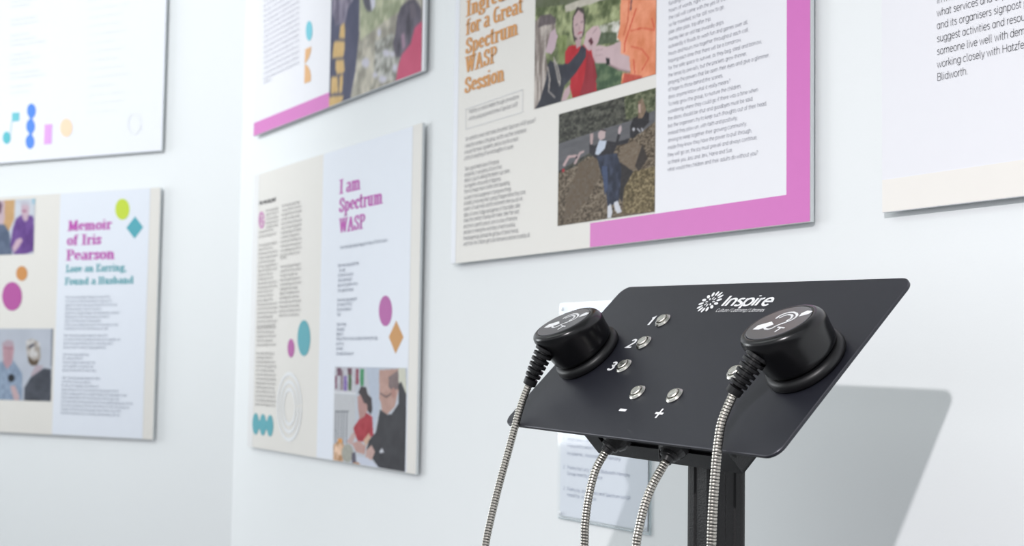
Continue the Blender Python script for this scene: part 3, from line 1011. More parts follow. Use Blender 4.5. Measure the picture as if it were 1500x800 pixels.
flats('text_frame', MW, [px(MW, *C6, q) for q in ([(85, 320), (252, 262), (252, 263.5), (85, 321.5)], [(85, 378), (252, 328), (252, 329.5), (85, 379.5)],
                                                  [(85, 320), (86, 320), (86, 378), (85, 378)], [(251, 262), (252, 262), (252, 328), (251, 328)])], 2, ink((206, 208, 212)), t)
mono_lines('text_block', MW, para(MW, C6, [('Made by our session leaders through conversations', 95, 333, 240), ('with the young people and families of Spectrum WASP.', 94, 354, 238)], 0.0066), 2, TEXTINK, t)
C9 = (670, 240, 6.154)
mono_lines('text_block', MW, para(MW, C6, [('We wanted to invest what makes the perfect Spectrum WASP session?', 84, 414, 289), ('I asked the members of the group, and this was their combination', 83, 434, 262),
           ('a recipe that never, ingredients, and our love for a snack', 82, 452, 238), ('a little of everything of fun and laughter of course.', 81, 470, 225)], 0.0066), 2, TEXTINK, t)
L14 = ['Take a good hearty dose of the group,', 'and plenty, it was plenty of love of tea,', 'about a cup of walking the bakers cup cakes,', 'mix together with pounds of happiness,',
       'then try heaps more chatter and squealing,', 'six pans of encouragement in trying new things,', 'a handful of knowing what is going to happen before they come,', 'a pinch of Sweet treats and the excitement when you do win,',
       'dabs of comic fudge and games of chocolate cake,', 'shake the comfort of being with maker, take their seat,', 'and time to spend to pause, soar on a box of harmony', 'and plan to making the weird ideas of each loved kip.',
       'three beginnings and add the gift box of family friends,', 'watch how the children get to be themselves and are loved by all.']
lys = (66, 118, 168, 220, 270, 325, 376, 427, 480, 530, 583, 636, 690, 742)
rxs = (378, 402, 476, 396, 475, 488, 616, 592, 570, 560, 540, 525, 552, 658)
mono_lines('text_block', MW, para(MW, C9, [(s, 68 - i, y, x) for i, (s, y, x) in enumerate(zip(L14, lys, rxs))], 0.0066), 2, TEXTINK, t)
POEM = [('for the youngsters who all depend on', 560), ('forms to complete and never an end,', 560), ('funding calls and talking with them,', 575), ('hours of words, right where they sat', 575), ('the call will come with the yes or the no', 620),
        ('so far travelled, so far still now to go,', 560), ('plan after plan, trip after trip,', 440), ('money like an old tap inwardly drips,', 558), ('outwardly it floods to wash fun and games over all,', 775),
        ('hours and hours mix together throughout each call,', 782), ('hoping each time that there will be a tomorrow,', 715), ('for the safe space to survive, as they beg, steal and borrow,', 900),
        ('the tenacity prevails, but the pockets grow thinner,', 765), ('praying the powers that be open their eyes and give a glimmer,', 970), ('of hope to those behind the scenes,', 550),
        ('does anyone know what it really means?', 618), ('To help grow the group, to nurture the children,', 665 * 1.0758), ('wondering where they could go if there was a time when', 805 * 1.0758), ('the doors should be shut and goodbyes must be said,', 765 * 1.0758),
        ('but the organisers try to keep such thoughts out of their head,', 880 * 1.0758), ('instead they plow on, with faith and positivity,', 635 * 1.0758), ('striving to keep together their growing community,', 712 * 1.0758),
        ('inside they know they have the power to pull through,', 755 * 1.0758), ('they will go on, the joy must prevail and always continue,', 800 * 1.0758), ('so thank you Jess and Jeni, Maria and Sue,', 595 * 1.0758), ('what would the children and their adults do without you?', 808 * 1.0758)]
aL, bLast = MW.at(978.6, 251.2)
_, bFirst = MW.at(980, 60.5)          # baseline of 'money like ...' (index 7)
dz = (bFirst - bLast) / (len(POEM) - 1 - 7)
out = []
for i, (s, xr) in enumerate(POEM):
    b = bLast + dz * (len(POEM) - 1 - i)
    a1 = MW.at(970 + xr / 6.156, 120)[0]
    out.append((s, aL, b, dz * .53, a1 - aL, 1))
mono_lines('poem_text', MW, out, 2, ink((84, 86, 106)), t, weight=.066)
# photo: three people and orange shirt
C = (780, 0, 4.848)
p = Paint(MW, (MW.at(783.8, 80)[0], MW.at(783, 160)[1], xw - .0012, 1.915), C, 240, 300)
p.poly(None, (112, 124, 88), 60, (9, 9), 1, (150, 158, 112))
p.poly([(0, 0), (230, 0), (200, 30), (20, 50)], (92, 84, 80), 20)
p.poly([(0, -600), (900, -600), (900, -40), (0, 60)], (120, 128, 100), 60, (10, 10), 3, (92, 96, 76))
p.poly([(230, 40), (480, -60), (640, -60), (500, 0), (240, 90)], (204, 198, 184), 16)
p.poly([(480, 180), (640, 140), (620, 290), (480, 270)], (158, 162, 140), 70, (6, 6), 8, (208, 206, 198))
p.poly([(460, 230), (600, 230), (600, 300), (470, 320)], (92, 104, 80), 30, (6, 6))
p.poly([(440, 440), (640, 420), (640, 620), (450, 670)], (78, 104, 78), 34, (7, 7), 6, (104, 124, 90))
p.poly([(170, 250), (250, 250), (240, 450), (200, 470)], (132, 146, 92), 40, (7, 7))
p.poly([(235, 370), (260, 330), (300, 320), (360, 330), (400, 230), (420, 350), (445, 450), (460, 660), (290, 705), (270, 620), (280, 480), (235, 460)], (196, 42, 54), 26, (14, 20))
p.poly([(395, 360), (440, 420), (460, 540), (440, 660), (330, 700), (370, 560)], (158, 46, 58), 16, (10, 20))
p.poly([(285, 130), (320, 50), (365, 60), (380, 140), (370, 240), (340, 300), (300, 300), (285, 230)], (72, 66, 62), 12)
p.poly([(295, 120), (330, 70), (365, 100), (370, 190), (355, 260), (325, 280), (300, 255), (292, 190)], (206, 178, 180), 10, (10, 10))
p.line([(305, 180), (325, 174)], 8, (120, 100, 104))
p.line([(345, 160), (362, 154)], 8, (120, 100, 104))
p.line([(322, 243), (352, 228)], 9, (170, 90, 104))
p.line([(334, 185), (338, 215)], 6, (184, 152, 156))
p.poly([(305, 285), (350, 270), (345, 330), (315, 345)], (196, 166, 170))
p.poly([(200, 460), (260, 450), (330, 370), (350, 320), (385, 345), (385, 400), (310, 520), (230, 610), (150, 660), (30, 780), (10, 780), (20, 560), (120, 500)], (58, 60, 72), 18, (12, 12))
p.poly([(130, 430), (210, 470), (230, 620), (200, 730), (40, 775), (20, 600)], (54, 56, 66), 14, (12, 12))
p.poly([(205, 725), (230, 640), (270, 600), (268, 660), (240, 720)], (206, 176, 182), 6)
p.poly([(110, 180), (165, 170), (170, 230), (185, 260), (172, 290), (165, 340), (140, 385), (90, 370), (80, 290)], (206, 182, 192), 8, (10, 10))
p.poly([(20, 160), (60, 110), (130, 100), (170, 130), (168, 200), (130, 230), (110, 310), (95, 370), (110, 480), (100, 560), (60, 700), (20, 780), (10, 780)], (146, 134, 128), 34, (4, 26), 3, (196, 186, 178))
p.poly([(60, 110), (130, 100), (170, 130), (165, 170), (90, 180), (40, 200)], (108, 98, 100), 20, (5, 10))
for q in ([(110, 470), (125, 560), (118, 650), (160, 690)], [(150, 400), (180, 470), (200, 560), (195, 610)], [(155, 430), (172, 500), (190, 590)]):
    p.line(q, 9, (186, 178, 170), amp=20)
p.poly([(365, 320), (385, 230), (430, 190), (470, 180), (490, 230), (470, 300), (440, 350), (400, 360)], (214, 186, 190), 10, (10, 10))
p.poly([(400, 290), (420, 265), (435, 300), (420, 325)], (96, 50, 60))
p.line([(430, 240), (460, 200)], 6, (176, 146, 152))
p.poly([(420, 350), (470, 320), (530, 330), (640, 290), (720, 380), (700, 510), (620, 490), (540, 450), (450, 450), (430, 400)], (214, 188, 192), 8, (14, 14))
p.line([(450, 360), (500, 350)], 5, (180, 150, 156))
p.line([(450, 395), (500, 390)], 5, (180, 150, 156))
p.line([(540, 455), (620, 495), (690, 510)], 12, (170, 142, 146))
p.poly([(640, -600), (900, -600), (900, 560), (760, 570), (630, 610), (640, 520), (700, 520), (690, 400), (630, 380), (630, 300), (605, 270), (625, 180)], (240, 146, 104), 22, (14, 20), 2, (250, 164, 128))
p.poly([(655, 520), (780, 540), (790, 580), (640, 605)], (206, 92, 76), 10)
for q in ([(700, 220), (780, 200), (870, 215)], [(700, 330), (780, 350), (830, 410), (780, 500)], [(740, 60), (700, 180), (660, 300), (655, 370)], [(720, 420), (730, 520)], [(850, 130), (870, 200)]):
    p.line(q, 8, (222, 92, 66))
p.line([(690, 0), (680, 150), (650, 250)], 10, (222, 118, 84))
p.line([(712, -60), (700, 70)], 9, (120, 80, 84))
p.poly([(525, 412), (552, 416), (552, 458), (528, 462)], (30, 28, 34))
p.blur(1)
p.build('photo_print', t, 'photograph of two girls and an adult in an orange shirt')
# photo: hay bales
C = (810, 125, 3.722)
p = Paint(MW, (MW.at(818.3, 250)[0], MW.at(818, 331)[1], xw - .0012, MW.at(819.5, 167.5)[1]), C, 200, 240)
p.poly(None, (64, 64, 58), 44, (5, 5), 1, (84, 84, 74))
p.poly([(390, 60), (570, 0), (570, 140), (400, 190)], (84, 92, 66), 50, (5, 5), 4, (110, 114, 86))
p.poly([(30, 320), (300, 230), (440, 190), (570, 130), (570, 230), (420, 300), (200, 370), (30, 470)], (104, 104, 108), 12, (16, 5))
p.poly([(30, 480), (110, 450), (190, 390), (250, 380), (360, 320), (420, 290), (480, 260), (570, 190), (570, 720), (20, 780)], (94, 82, 68), 56, (3, 3), 5, (126, 112, 94))
p.poly([(380, 330), (450, 300), (500, 350), (480, 430), (420, 470), (360, 420)], (136, 120, 102), 46, (3, 3), 9, (114, 100, 84))
p.poly([(400, 480), (560, 440), (560, 690), (380, 700), (390, 560)], (108, 96, 70), 56, (3, 3), 10, (138, 122, 88))
p.poly([(150, 420), (240, 390), (260, 500), (180, 640), (60, 740), (80, 600)], (122, 106, 88), 46, (3, 5), 3, (96, 84, 70))
p.poly([(370, 420), (440, 470), (390, 560), (380, 640), (330, 560)], (50, 46, 48), 14)
p.poly([(490, 320), (520, 400), (470, 470), (450, 440)], (62, 54, 50), 12)
p.poly([(200, 320), (230, 330), (270, 300), (340, 310), (420, 290), (410, 315), (350, 330), (320, 400), (240, 400), (200, 370)], (48, 46, 52), 12)
p.poly([(240, 385), (350, 370), (375, 450), (370, 560), (360, 640), (300, 660), (290, 560), (262, 470)], (44, 50, 68), 16, (6, 16), 3, (58, 66, 88))
p.poly([(268, 440), (300, 440), (300, 560), (285, 600)], (70, 84, 116), 10)
p.poly([(255, 300), (295, 303), (285, 345), (250, 382), (232, 375), (240, 340)], (206, 216, 232), 8)
p.poly([(248, 260), (270, 238), (290, 250), (285, 290), (260, 300), (248, 285)], (204, 182, 182), 6)
p.line([(262, 240), (290, 248)], 8, (70, 62, 66))
p.poly([(203, 265), (222, 262), (220, 320), (206, 325)], (192, 168, 166))
p.poly([(360, 230), (375, 212), (376, 250), (366, 268), (356, 262)], (204, 184, 186))
p.line([(362, 268), (352, 310)], 14, (46, 44, 50))
p.line([(60, 440), (88, 390), (130, 385)], 14, (204, 176, 176))
p.line([(60, 455), (58, 468)], 14, (176, 44, 56))
p.line([(120, 430), (150, 370), (168, 362)], 12, (196, 172, 172))
p.line([(125, 400), (132, 390)], 10, (60, 50, 60))
p.poly([(300, 660), (318, 645), (327, 690), (318, 725), (298, 725)], (224, 226, 234))
p.poly([(333, 640), (355, 628), (378, 690), (355, 700), (340, 680)], (224, 226, 234))
p.poly([(425, 220), (440, 180), (480, 160), (500, 130), (525, 150), (528, 200), (490, 240), (440, 290), (422, 285)], (46, 44, 48), 14)
p.poly([(466, 90), (490, 68), (505, 110), (510, 140), (490, 180), (466, 180)], (140, 118, 98), 24, (3, 9))
p.poly([(468, 105), (480, 100), (480, 150), (468, 150)], (196, 168, 158))
p.ell(442, 240, 7, 10, (206, 206, 212))
p.line([(462, 235), (475, 250)], 7, (206, 206, 212))
p.line([(485, 232), (492, 250)], 6, (216, 216, 222))
p.blur(1)
p.build('photo_print', t, 'photograph of people on hay bales')

# ================= board 6: right edge of the picture
C10 = (1200, 0, 2.287)
X0 = -1.0750
X1 = X0 + 0.8488
t = board(MW, X0, 1.3612, X1, 1.9548, 'white printed board with large black text and a cream strip, right edge', WHITEP)
zb = MW.at(1293, 264)[1]
flat('cream_strip', MW, rect(X0 + .0005, 1.3617, X1 - .0005, zb), 1, mat('strip_cream', (240, 236, 230), .45, noise=.01), t)
L = ['Spectrum WASP is a community group', 'supporting families in the local area', 'In more detail the project explores', 'what services and expertise exist', 'and its organisers signpost people,', 'suggest activities and resources to help',
     'someone live well with dementia, also', 'working closely with Hatzfeld Care in', 'Blidworth.']
a, bl = MW.at(1200 + 397 / 2.287, 271 / 2.287)
_, bt = MW.at(1200 + 393 / 2.287, 56 / 2.287)
st = (bt - bl) / 5
# one horizontal scale for the whole paragraph, taken from the last word
wl = MW.at(1200 + 498 / 2.287, 248 / 2.287)[0] - a
cap = st * .57
xs_ = wl / mono_width('Blidworth.') / cap
mono_lines('body_text', MW, [(s, a, bl + st * (8 - i), cap, None, xs_) for i, s in enumerate(L)], 2, ink((40, 38, 44)), t, weight=.066)
text_lines('title_text', MW, [('Blidworth', a, 1.87, 0.02, None, xs_)], 2, MAGI, t, thin=0.02)

# ================= clear acrylic sign holder low on the right wall
AX0, AX1, AZ0, AZ1 = -1.7110, -1.4912, 0.9890, 1.2880
t = thing('sign_holder', MW.P(AX0, AZ0, -GAPW - BT), 'clear acrylic sign holder with a printed paper, low on the wall behind the listening stand', 'sign')
v, f = prism(rounded(AX0, AZ0, AX1, AZ1, 0.004, 4), MW, -0.0119, -0.0104)
mesh_obj('back_sheet', v, f, ACRYL, t)
v, f = prism(rect(AX0 + .004, AZ0 + .004, AX1 - .006, AZ1 - .003), MW, -0.0100, -0.0095)
mesh_obj('paper', v, f, mat('sign_paper', (230, 234, 241), .6, noise=.01), t)
AS = Surf(MW.P(0, 0, -0.0095), MW.ex, MW.ey, MW.n)
CT = (700, 560, 3.333)
SIGN = [('1.  Interview with Joy,', 418, 283, 590), ('Haworth and Miss', 437, 316, 600), ('Academic, Associate of Memory', 437, 354, 697), ('2.  Poetry by Lucy, Clara, Blidworth Memory', 418, 420, 742),
        ('Group read by the office', 437, 452, 608), ('3.  Poetry by Jess, James and Spectrum WASP', 418, 525, 746), ('read by Joan Fox', 437, 556, 578)]
for sel in (SIGN[:3], SIGN[3:5], SIGN[5:]):
    mono_lines('text_block', AS, para(AS, CT, sel, 0.0046), 1, ink((158, 166, 186)), t, weight=.09)
v, f = prism(rounded(AX0, AZ0, AX1, AZ1, 0.004, 4), MW, -0.0085, -0.0065)
mesh_obj('front_sheet', v, f, ACRYL, t)
# polished bright rims of the acrylic
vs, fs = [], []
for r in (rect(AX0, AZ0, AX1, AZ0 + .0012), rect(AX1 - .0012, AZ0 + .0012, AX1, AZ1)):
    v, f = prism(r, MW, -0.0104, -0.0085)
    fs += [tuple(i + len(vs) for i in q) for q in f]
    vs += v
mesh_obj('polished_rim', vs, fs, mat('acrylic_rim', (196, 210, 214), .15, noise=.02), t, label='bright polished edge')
for cx, cz in ((AX0 + .008, AZ0 + .008), (AX1 - .008, AZ0 + .008), (AX0 + .008, AZ1 - .008), (AX1 - .008, AZ1 - .008)):
    v, f = lathe([(.0028, -0.0065), (.0028, -0.0052), (.002, -0.0046)], MW, cx, cz, 16)
    mesh_obj('stud', v, f, mat('clear_stud', (236, 240, 242), .1, noise=.01), t, smooth=False, label='small clear fixing stud')

# ================= listening stand
BASE = PL.P(0.2, 0.0985, -0.03)
KX, KY = BASE.x, -0.243
kiosk = thing('listening_stand', (KX, KY, 0), 'black listening stand with sloping control plate, push buttons and square pole, right foreground', 'audio stand')
UP = Surf((KX, KY, 0), (1, 0, 0), (0, 1, 0), (0, 0, 1))
v, f = prism(rounded(-.20, -.17, .20, .17, .03), UP, 0, 0.008, 0.002)
mesh_obj('floor_plate', v, f, POLEM, kiosk)


def pole_outline(h, r):
    """rounded square with a shallow recess down the middle of every side"""
    pts = []
    for k in range(4):
        c, s = (1, 0, -1, 0)[k], (0, 1, 0, -1)[k]
        side = [(h, -h * .30), (h - .0014, -h * .22), (h - .0014, h * .22), (h, h * .30)]
        cor = [(h - r + r * math.cos(math.radians(a)), h - r + r * math.sin(math.radians(a))) for a in (0, 22, 45, 68, 90)]
        for x, y in side + cor:
            pts.append((x * c - y * s, x * s + y * c))
    return pts


v, f = prism(pole_outline(.0205, .008), UP, 0.008, 1.166)
mesh_obj('pole', v, f, POLEM, kiosk)
v, f = prism(rounded(-.034, -.034, .034, .034, .01), UP, 0.008, 0.03, 0.002)
mesh_obj('pole_collar', v, f, POLEM, kiosk)

# control plate
ol = rounded(0, 0, PW, PH, 0.0125, 8)
n = len(ol)
v, f = prism(ol, PL, -0.003, 0.0, 0.0006)
midx = [0] * n + [1] * n + [0, 0]
mesh_obj('control_plate', v, f, [PLATE, PLATE_EDGE], kiosk, midx=midx)
# housing behind it: open tray with flange
BU0, BU1, BV0, BV1, BD = 0.095, 0.305, 0.020, 0.180, -0.0515


def add(vs, fs, v, f):
    b = len(vs)
    vs += v
    fs += [tuple(i + b for i in q) for q in f]


vs, fs = [], []
add(vs, fs, *prism(rect(BU0, BV0 + .001, BU1, BV1), PL, BD, BD + .002))
add(vs, fs, *prism(rect(BU0, BV0 + .002, BU0 + .002, BV1), PL, BD, -0.003))
add(vs, fs, *prism(rect(BU1 - .002, BV0 + .002, BU1, BV1), PL, BD, -0.003))
add(vs, fs, *prism(rect(BU0, BV1 - .002, BU1, BV1), PL, BD, -0.003))
mesh_obj('housing', vs, fs, HOUSE, kiosk, label='black textured housing behind the plate')
vs, fs = [], []
add(vs, fs, *prism(rect(BU0, BV0, BU1, BV0 + .002), PL, BD, -0.034))
add(vs, fs, *prism(rect(BU0, BV0 + .003, BU1, BV0 + .005), PL, -0.036, -0.003))
add(vs, fs, *prism(rect(BU0, BV0, BU0 + .022, BV0 + .003), PL, -0.034, -0.003))
add(vs, fs, *prism(rect(BU1 - .022, BV0, BU1, BV0 + .003), PL, -0.034, -0.003))
mesh_obj('lower_cover', vs, fs, HOUSE, kiosk, label='lower cover with a dark recessed joint')


def button(pxy, label=None):
    u, vv = PL.at(*pxy)
    org = PL.P(u, vv, 0)
    prof = [(.0084, 0), (.0087, .0004), (.0087, .0010), (.0073, .0024), (.0062, .0027), (.0060, .0020), (.0060, .0006)]
    v, f = lathe(prof, PL, u, vv, 32)
    rot = Matrix((PL.ex, PL.ey, PL.n)).transposed()
    b = mesh_obj('push_button', v, f, STEEL, kiosk, origin=org, label=label)
    v, f = lathe([(.0054, .0006), (.0054, .0036), (.0049, .0042), (.0041, .0042), (.0040, .0038), (.0036, .0038), (.0035, .0041), (.0002, .0041)], PL, u, vv, 32)
    me = bpy.data.meshes.new('button_cap')
    ir = rot.inverted()
    me.from_pydata([tuple(ir @ (V(q) - org)) for q in v], [], f)
    me.materials.append(SPUN)
    c = bpy.data.objects.new('button_cap', me)
    COL.objects.link(c)
    c.parent = b
    c.rotation_euler = rot.to_euler()
    return b


button((971.5, 470.5), 'steel push button beside the numeral 1')
button((943.5, 502.8), 'steel push button beside the numeral 2')
button((914.5, 537), 'steel push button beside the numeral 3')
button((934.3, 575.8), 'steel push button above the minus sign')
button((988.5, 580.3), 'steel push button above the plus sign')
button((1077.5, 546.5), 'steel push button half hidden by the right cable')


def plate_text(name, s, l, r, top, label, thin=0.012, shear=0.0, layer=1):
    a, b = PL.at(*l)
    a1, _ = PL.at(*r)
    cp = PL.at(*top)[1] - b
    return text_lines(name, PL, [(s, a, b, cp, a1 - a, 1)], layer, WHITEINK, kiosk, label, thin=thin, shear=shear)


def plate_mono(name, s, l, r, top, label, weight, shear=0.0):
    a, b = PL.at(*l)
    a1, _ = PL.at(*r)
    cp = PL.at(*top)[1] - b
    return mono_lines(name, PL, [(s, a, b, cp, a1 - a, 1)], 1, WHITEINK, kiosk, label, weight=weight, shear=shear)


for s_, l, r, tp in (('1', (947.2, 476.5), (951.5, 476.5), (956, 465)), ('2', (918.0, 509.0), (924.6, 509.0), (927, 498)), ('3', (889.6, 542), (896.4, 542), (899, 531))):
    a, b = PL.at(*l)
    a1 = PL.at(*r)[0]
    mono_lines('numeral', PL, [(s_, a, b, PL.at(*tp)[1] - b, (a1 - a), 1)], 1, WHITEINK, kiosk, 'white numeral ' + s_, weight=.20)
a, b = PL.at(912.5, 601)
flat('minus_sign', PL, rect(a - .0050, b - .0014, a + .0050, b + .0014), 1, WHITEINK, kiosk)
a, b = PL.at(966, 606)
flats('plus_sign', PL, [[(a - .0056, b - .0012), (a - .0012, b - .0012), (a - .0012, b - .0056), (a + .0012, b - .0056), (a + .0012, b - .0012), (a + .0056, b - .0012),
                         (a + .0056, b + .0012), (a + .0012, b + .0012), (a + .0012, b + .0056), (a - .0012, b + .0056), (a - .0012, b + .0012), (a - .0056, b + .0012)]], 1, WHITEINK, kiosk)
plate_mono('logo_text', 'Inspire', (1056, 448.5), (1124.5, 448.5), (1066.5, 434), 'bold white word Inspire', .165, .06)
plate_mono('logo_text', 'Culture / Learning / Libraries', (1048, 457.3), (1117.5, 457.3), (1051.5, 452.6), 'thin white line of small words', .085, .1)
lc = PL.at(1040.5, 442.5)
pet = []
for cnt_, rr, lx, ly, off in ((14, .0114, .0033, .0017, .5), (8, .0050, .0019, .0009, 0)):
    for k in range(cnt_):
        th = 2 * math.pi * (k + off) / cnt_
        cx, cy = lc[0] + rr * math.cos(th), lc[1] + rr * math.sin(th)
        pet.append([(cx + lx * math.cos(q) * math.cos(th) - ly * math.sin(q) * math.sin(th), cy + lx * math.cos(q) * math.sin(th) + ly * math.sin(q) * math.cos(th)) for q in [i * math.pi / 8 for i in range(16)]])
flats('logo_burst', PL, pet, 1, WHITEINK, kiosk, 'white burst of small petals')


# ------------------------------------------------------------------ tubes
def smooth_path(pts, step):
    pts = [V(p) for p in pts]
    P = [pts[0] * 2 - pts[1]] + pts + [pts[-1] * 2 - pts[-2]]
    out = []
    for i in range(1, len(P) - 2):
        for k in range(40):
            t = k / 40
            a, b, c, d = P[i - 1], P[i], P[i + 1], P[i + 2]
            out.append(0.5 * ((2 * b) + (c - a) * t + (2 * a - 5 * b + 4 * c - d) * t * t + (3 * b - a - 3 * c + d) * t ** 3))
    out.append(pts[-1])
    L = [0]
    for i in range(1, len(out)):
        L.append(L[-1] + (out[i] - out[i - 1]).length)
    n_ = int(L[-1] / step)
    res, j = [], 0
    for k in range(n_ + 1):
        s_ = k * L[-1] / n_
        while j < len(L) - 2 and L[j + 1] < s_:
            j += 1
        t = (s_ - L[j]) / max(1e-9, L[j + 1] - L[j])
        res.append(out[j].lerp(out[j + 1], t))
    return res


def sweep(path, radii, seg=14, ring_mats=None):
    vs, fs, mi = [], [], []
    up = V((0.3, 0.2, 1)).normalized()
    tg = (path[1] - path[0]).normalized()
    nx_ = tg.cross(V((1, 0.1, 0))).normalized()
    for i, p_ in enumerate(path):
        a = path[max(0, i - 1)]
        b = path[min(len(path) - 1, i + 1)]
        if (b - a).length > 1e-9:
            tg = (b - a).normalized()
        nx_ = (nx_ - tg * nx_.dot(tg)).normalized()
        ny_ = tg.cross(nx_)
        for k in range(seg):
            t = 2 * math.pi * k / seg
            vs.append(p_ + (nx_ * math.cos(t) + ny_ * math.sin(t)) * radii[i])
    for i in range(len(path) - 1):
        for k in range(seg):
            j = (k + 1) % seg
            fs.append((i * seg + k, i * seg + j, (i + 1) * seg + j, (i + 1) * seg + k))
            mi.append(ring_mats[i] if ring_mats else 0)
    fs.append(tuple(reversed(range(seg))))
    fs.append(tuple(range((len(path) - 1) * seg, len(path) * seg)))
    mi += [0, 0]
    return vs, fs, mi


def hose(pts, r, pitch=0.00265):
    centres = smooth_path(pts, pitch)
    path, rad, mm = [], [], []
    for i in range(len(centres) - 1):
        a, b = centres[i], centres[i + 1]
        for t, rr, q in ((0.0, r * .97, 0), (.30, r, 0), (.70, r * .97, 0), (.76, r * .86, 1), (.94, r * .86, 1)):
            path.append(a.lerp(b, t))
            rad.append(rr)
            mm.append(q if t != .94 else 0)
    path.append(centres[-1])
    rad.append(r * .97)
    return sweep(path, rad, 16, mm)


# glands under the housing
def gland(start, end, name='cable_gland'):
    s_, e_ = V(start), V(end)
    path, rad = [], []
    prof = [(0, .0120), (.16, .0132), (.30, .0134), (.48, .0126), (.60, .0110), (.66, .0098), (.68, .0082), (.80, .0078), (.82, .0066), (.84, .0056), (1.0, .0050)]
    for t, r in prof:
        path.append(s_.lerp(e_, t))
        rad.append(r)
    v, f, mi = sweep(path, rad, 22)
    return mesh_obj(name, v, f, RUBBER, kiosk, smooth=False)


GR_end = V((-0.9900, -0.3313, 1.1205))
GL_end = V((-1.0800, -0.3324, 1.1237))
GR_start = PL.P(0.242, 0.024, -0.0200)
GL_start = PL.P(0.162, 0.024, -0.0190)
gland(GR_start, GR_end)
gland(GL_start, GL_end)
v, f, mi = sweep([GR_start.lerp(GR_end, .35) + V((-.010, -.004, -.004)) + V((.010 * math.cos(t) * .8, -.002 * math.cos(t), .013 * math.sin(t))) for t in [math.pi * (0.35 + i * 1.3 / 16) for i in range(17)]], [.0011] * 17, 8)
mesh_obj('cable_loop', v, f, RUBBER, kiosk, label='thin black wire loop beside the right gland')

# ------------------------------------------------------------------ earpieces
TILT = math.tan(math.radians(15))
SYM = [  # hearing symbol, in zoomed-crop coordinates of the right cup label
    [(240, 547), (330, 478), (560, 414), (592, 462), (520, 492), (340, 548)],
    [(1008, 332), (1060, 272), (1160, 230), (1245, 240), (1180, 286)],
]
ARC1 = [(640, 356), (690, 318), (760, 286), (840, 264), (920, 258), (975, 278), (985, 312), (955, 348), (890, 388), (800, 424), (700, 458), (620, 492), (570, 522), (510, 542), (455, 540), (440, 520)]
ARC2 = [(700, 348), (760, 318), (830, 298), (890, 300), (905, 324), (880, 362), (815, 400)]
TS = [[(665, 508), (765, 520)], [(715, 516), (620, 580)]]


def strip(pts, w):
    out = []
    for i in range(len(pts) - 1):
        pp = []
        for q in (pts[i], pts[i + 1]):
            for t in range(8):
                th = 2 * math.pi * t / 8
                pp.append((q[0] + w[0] * math.cos(th), q[1] + w[1] * math.sin(th)))
        out.append(hull(pp))
    return out


def disc_surf(cu, cv, h):
    n_ = (PL.n + PL.ey * TILT).normalized()
    ex = PL.ex
    ey = n_.cross(ex).normalized()
    return Surf(PL.P(cu, cv, h), ex, ey, n_)


CH = 0.0450
DR = disc_surf(0.3568, 0.0985, CH + .0006)
SYM_UV = [px(DR, 1080, 435, 11.43, q) for q in SYM]
for arcp, w in ((ARC1, .0011), (ARC2, .0011), (TS[0], .0009), (TS[1], .0009)):
    SYM_UV += strip(px(DR, 1080, 435, 11.43, arcp), (w, w))
sx = sum(x for q in SYM_UV[:2] for x, y in q) / sum(len(q) for q in SYM_UV[:2])


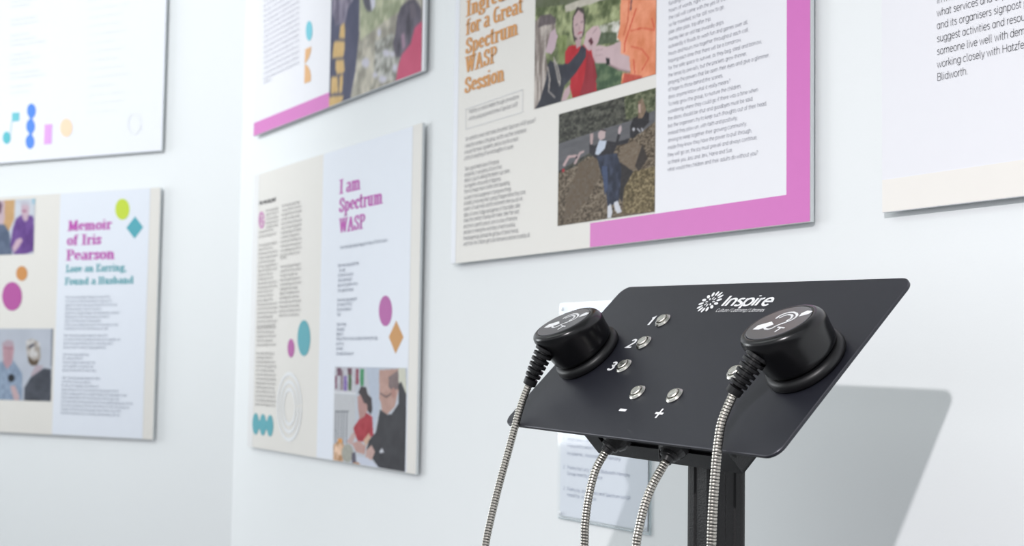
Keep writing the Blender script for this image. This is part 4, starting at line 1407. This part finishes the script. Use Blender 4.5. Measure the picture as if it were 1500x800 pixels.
def earpiece(cu, cv, boot_end, cable_pts, label):
    t = thing('earpiece', PL.P(cu, cv, 0), label, 'earpiece', 'earpieces on the control plate')
    # cushion ring lying on the plate
    v, f = lathe([(.0300, .0002), (.0330, .0004), (.0350, .0018), (.0357, .0042), (.0352, .0072), (.0334, .0092), (.0312, .0099), (.0295, .0098)], PL, cu, cv, 64)
    mesh_obj('cushion_ring', v, f, RUBBER, t, smooth=True)
    H = CH
    prof = [(.0298, .0085, 0), (.0302, .0110, .06), (.0316, .0118, .08), (.0325, .0135, .12), (.0330, .0180, .25), (.0336, .0250, .45), (.0344, H - .0125, .8), (.0347, H - .0095, .88),
            (.0346, H - .0065, .95), (.0338, H - .0038, 1), (.0324, H - .0017, 1), (.0306, H - .0005, 1), (.0290, H, 1), (.0279, H, 1), (.0276, H - .0004, 1)]
    v, f = lathe(prof, PL, cu, cv, 72, TILT)
    o = mesh_obj('cup_body', v, f, PLASTIC, t, smooth=True)
    D = disc_surf(cu, cv, H)
    v, f = lathe([(.0275, -.0004), (.0275, .0002), (.0271, .0004)], D, 0, 0, 64)
    lab = mesh_obj('label_disc', v, f, LABEL, t)
    D2 = disc_surf(cu, cv, H + .0003)
    flats('hearing_symbol', D2, SYM_UV, 1, WHITEINK, lab, 'white ear symbol with a slanted bar and a letter T')
    # ribbed strain relief
    s_ = PL.P(cu - .004, cv - .030, .0385)
    e_ = V(boot_end)
    ctl = s_.lerp(e_, .5) + PL.ey * -.002
    path, rad = [], []
    nd = 6
    for i in range(nd):
        for tt, big in ((0.0, 0), (.12, 1), (.62, 1), (.74, 0)):
            q = (i + tt) / (nd + 1.4)
            path.append(q)
            base = .0100 - .0032 * q
            rad.append(base if big else base * .62)
    for q, r in (((nd) / (nd + 1.4), .0036), ((nd + .12) / (nd + 1.4), .0067), ((nd + 1.3) / (nd + 1.4), .0064), (1.0, .0054)):
        path.append(q)
        rad.append(r)
    P_ = [(s_ * (1 - q) ** 2 + ctl * 2 * q * (1 - q) + e_ * q * q) for q in path]
    v, f, mi = sweep(P_, rad, 24)
    mesh_obj('strain_relief', v, f, RUBBER, t, label='ribbed black rubber strain relief')
    v, f, mi = hose([e_ - (e_ - ctl) * .3] + cable_pts, .0038)
    c = mesh_obj('armoured_cable', v, f, [HOSE, GAP], t, smooth=False, midx=mi, label='flexible steel hose hanging in a loop')
    return t


def xp(x, pts):
    """points in the upright plane x = const seen at the given pixels"""
    S = Surf((x, 0, 0), (0, 1, 0), (0, 0, 1), (-1, 0, 0))
    return [S.P(*S.at(a, b)) for a, b in pts]


R1 = xp(-0.8934, [(1058.5, 615), (1052, 650), (1048, 690), (1044.5, 740), (1042, 800)])
R2 = xp(-0.9900, [(932, 800), (935, 780), (943, 745), (955, 712)])
RL = R1 + [V((-.8945, -.3585, .98)), V((-.900, -.362, .86)), V((-.912, -.372, .77)), V((-.940, -.378, .735)), V((-.970, -.378, .77)), V((-.985, -.374, .86)), V((-.9890, -.368, .98))] + R2 + [GR_end]
earpiece(0.3580, 0.0985, xp(-0.8934, [(1073, 577)])[0], RL, 'black round earpiece at the right end of the control plate, with steel cable')
L1 = xp(-1.2033, [(768, 580), (760, 605), (745, 660), (730, 715), (718, 765), (711, 800)])
L2 = xp(-1.0800, [(856, 800), (857, 770), (862, 730), (872, 690)])
LL = L1 + [V((-1.202, -.398, .96)), V((-1.196, -.408, .85)), V((-1.180, -.410, .76)), V((-1.145, -.400, .715)), V((-1.110, -.384, .76)), V((-1.088, -.366, .86)), V((-1.0810, -.357, .97))] + L2 + [GL_end]
earpiece(0.0470, 0.0980, xp(-1.2033, [(775, 564)])[0], LL, 'black round earpiece at the left end of the control plate, near the numeral 3')
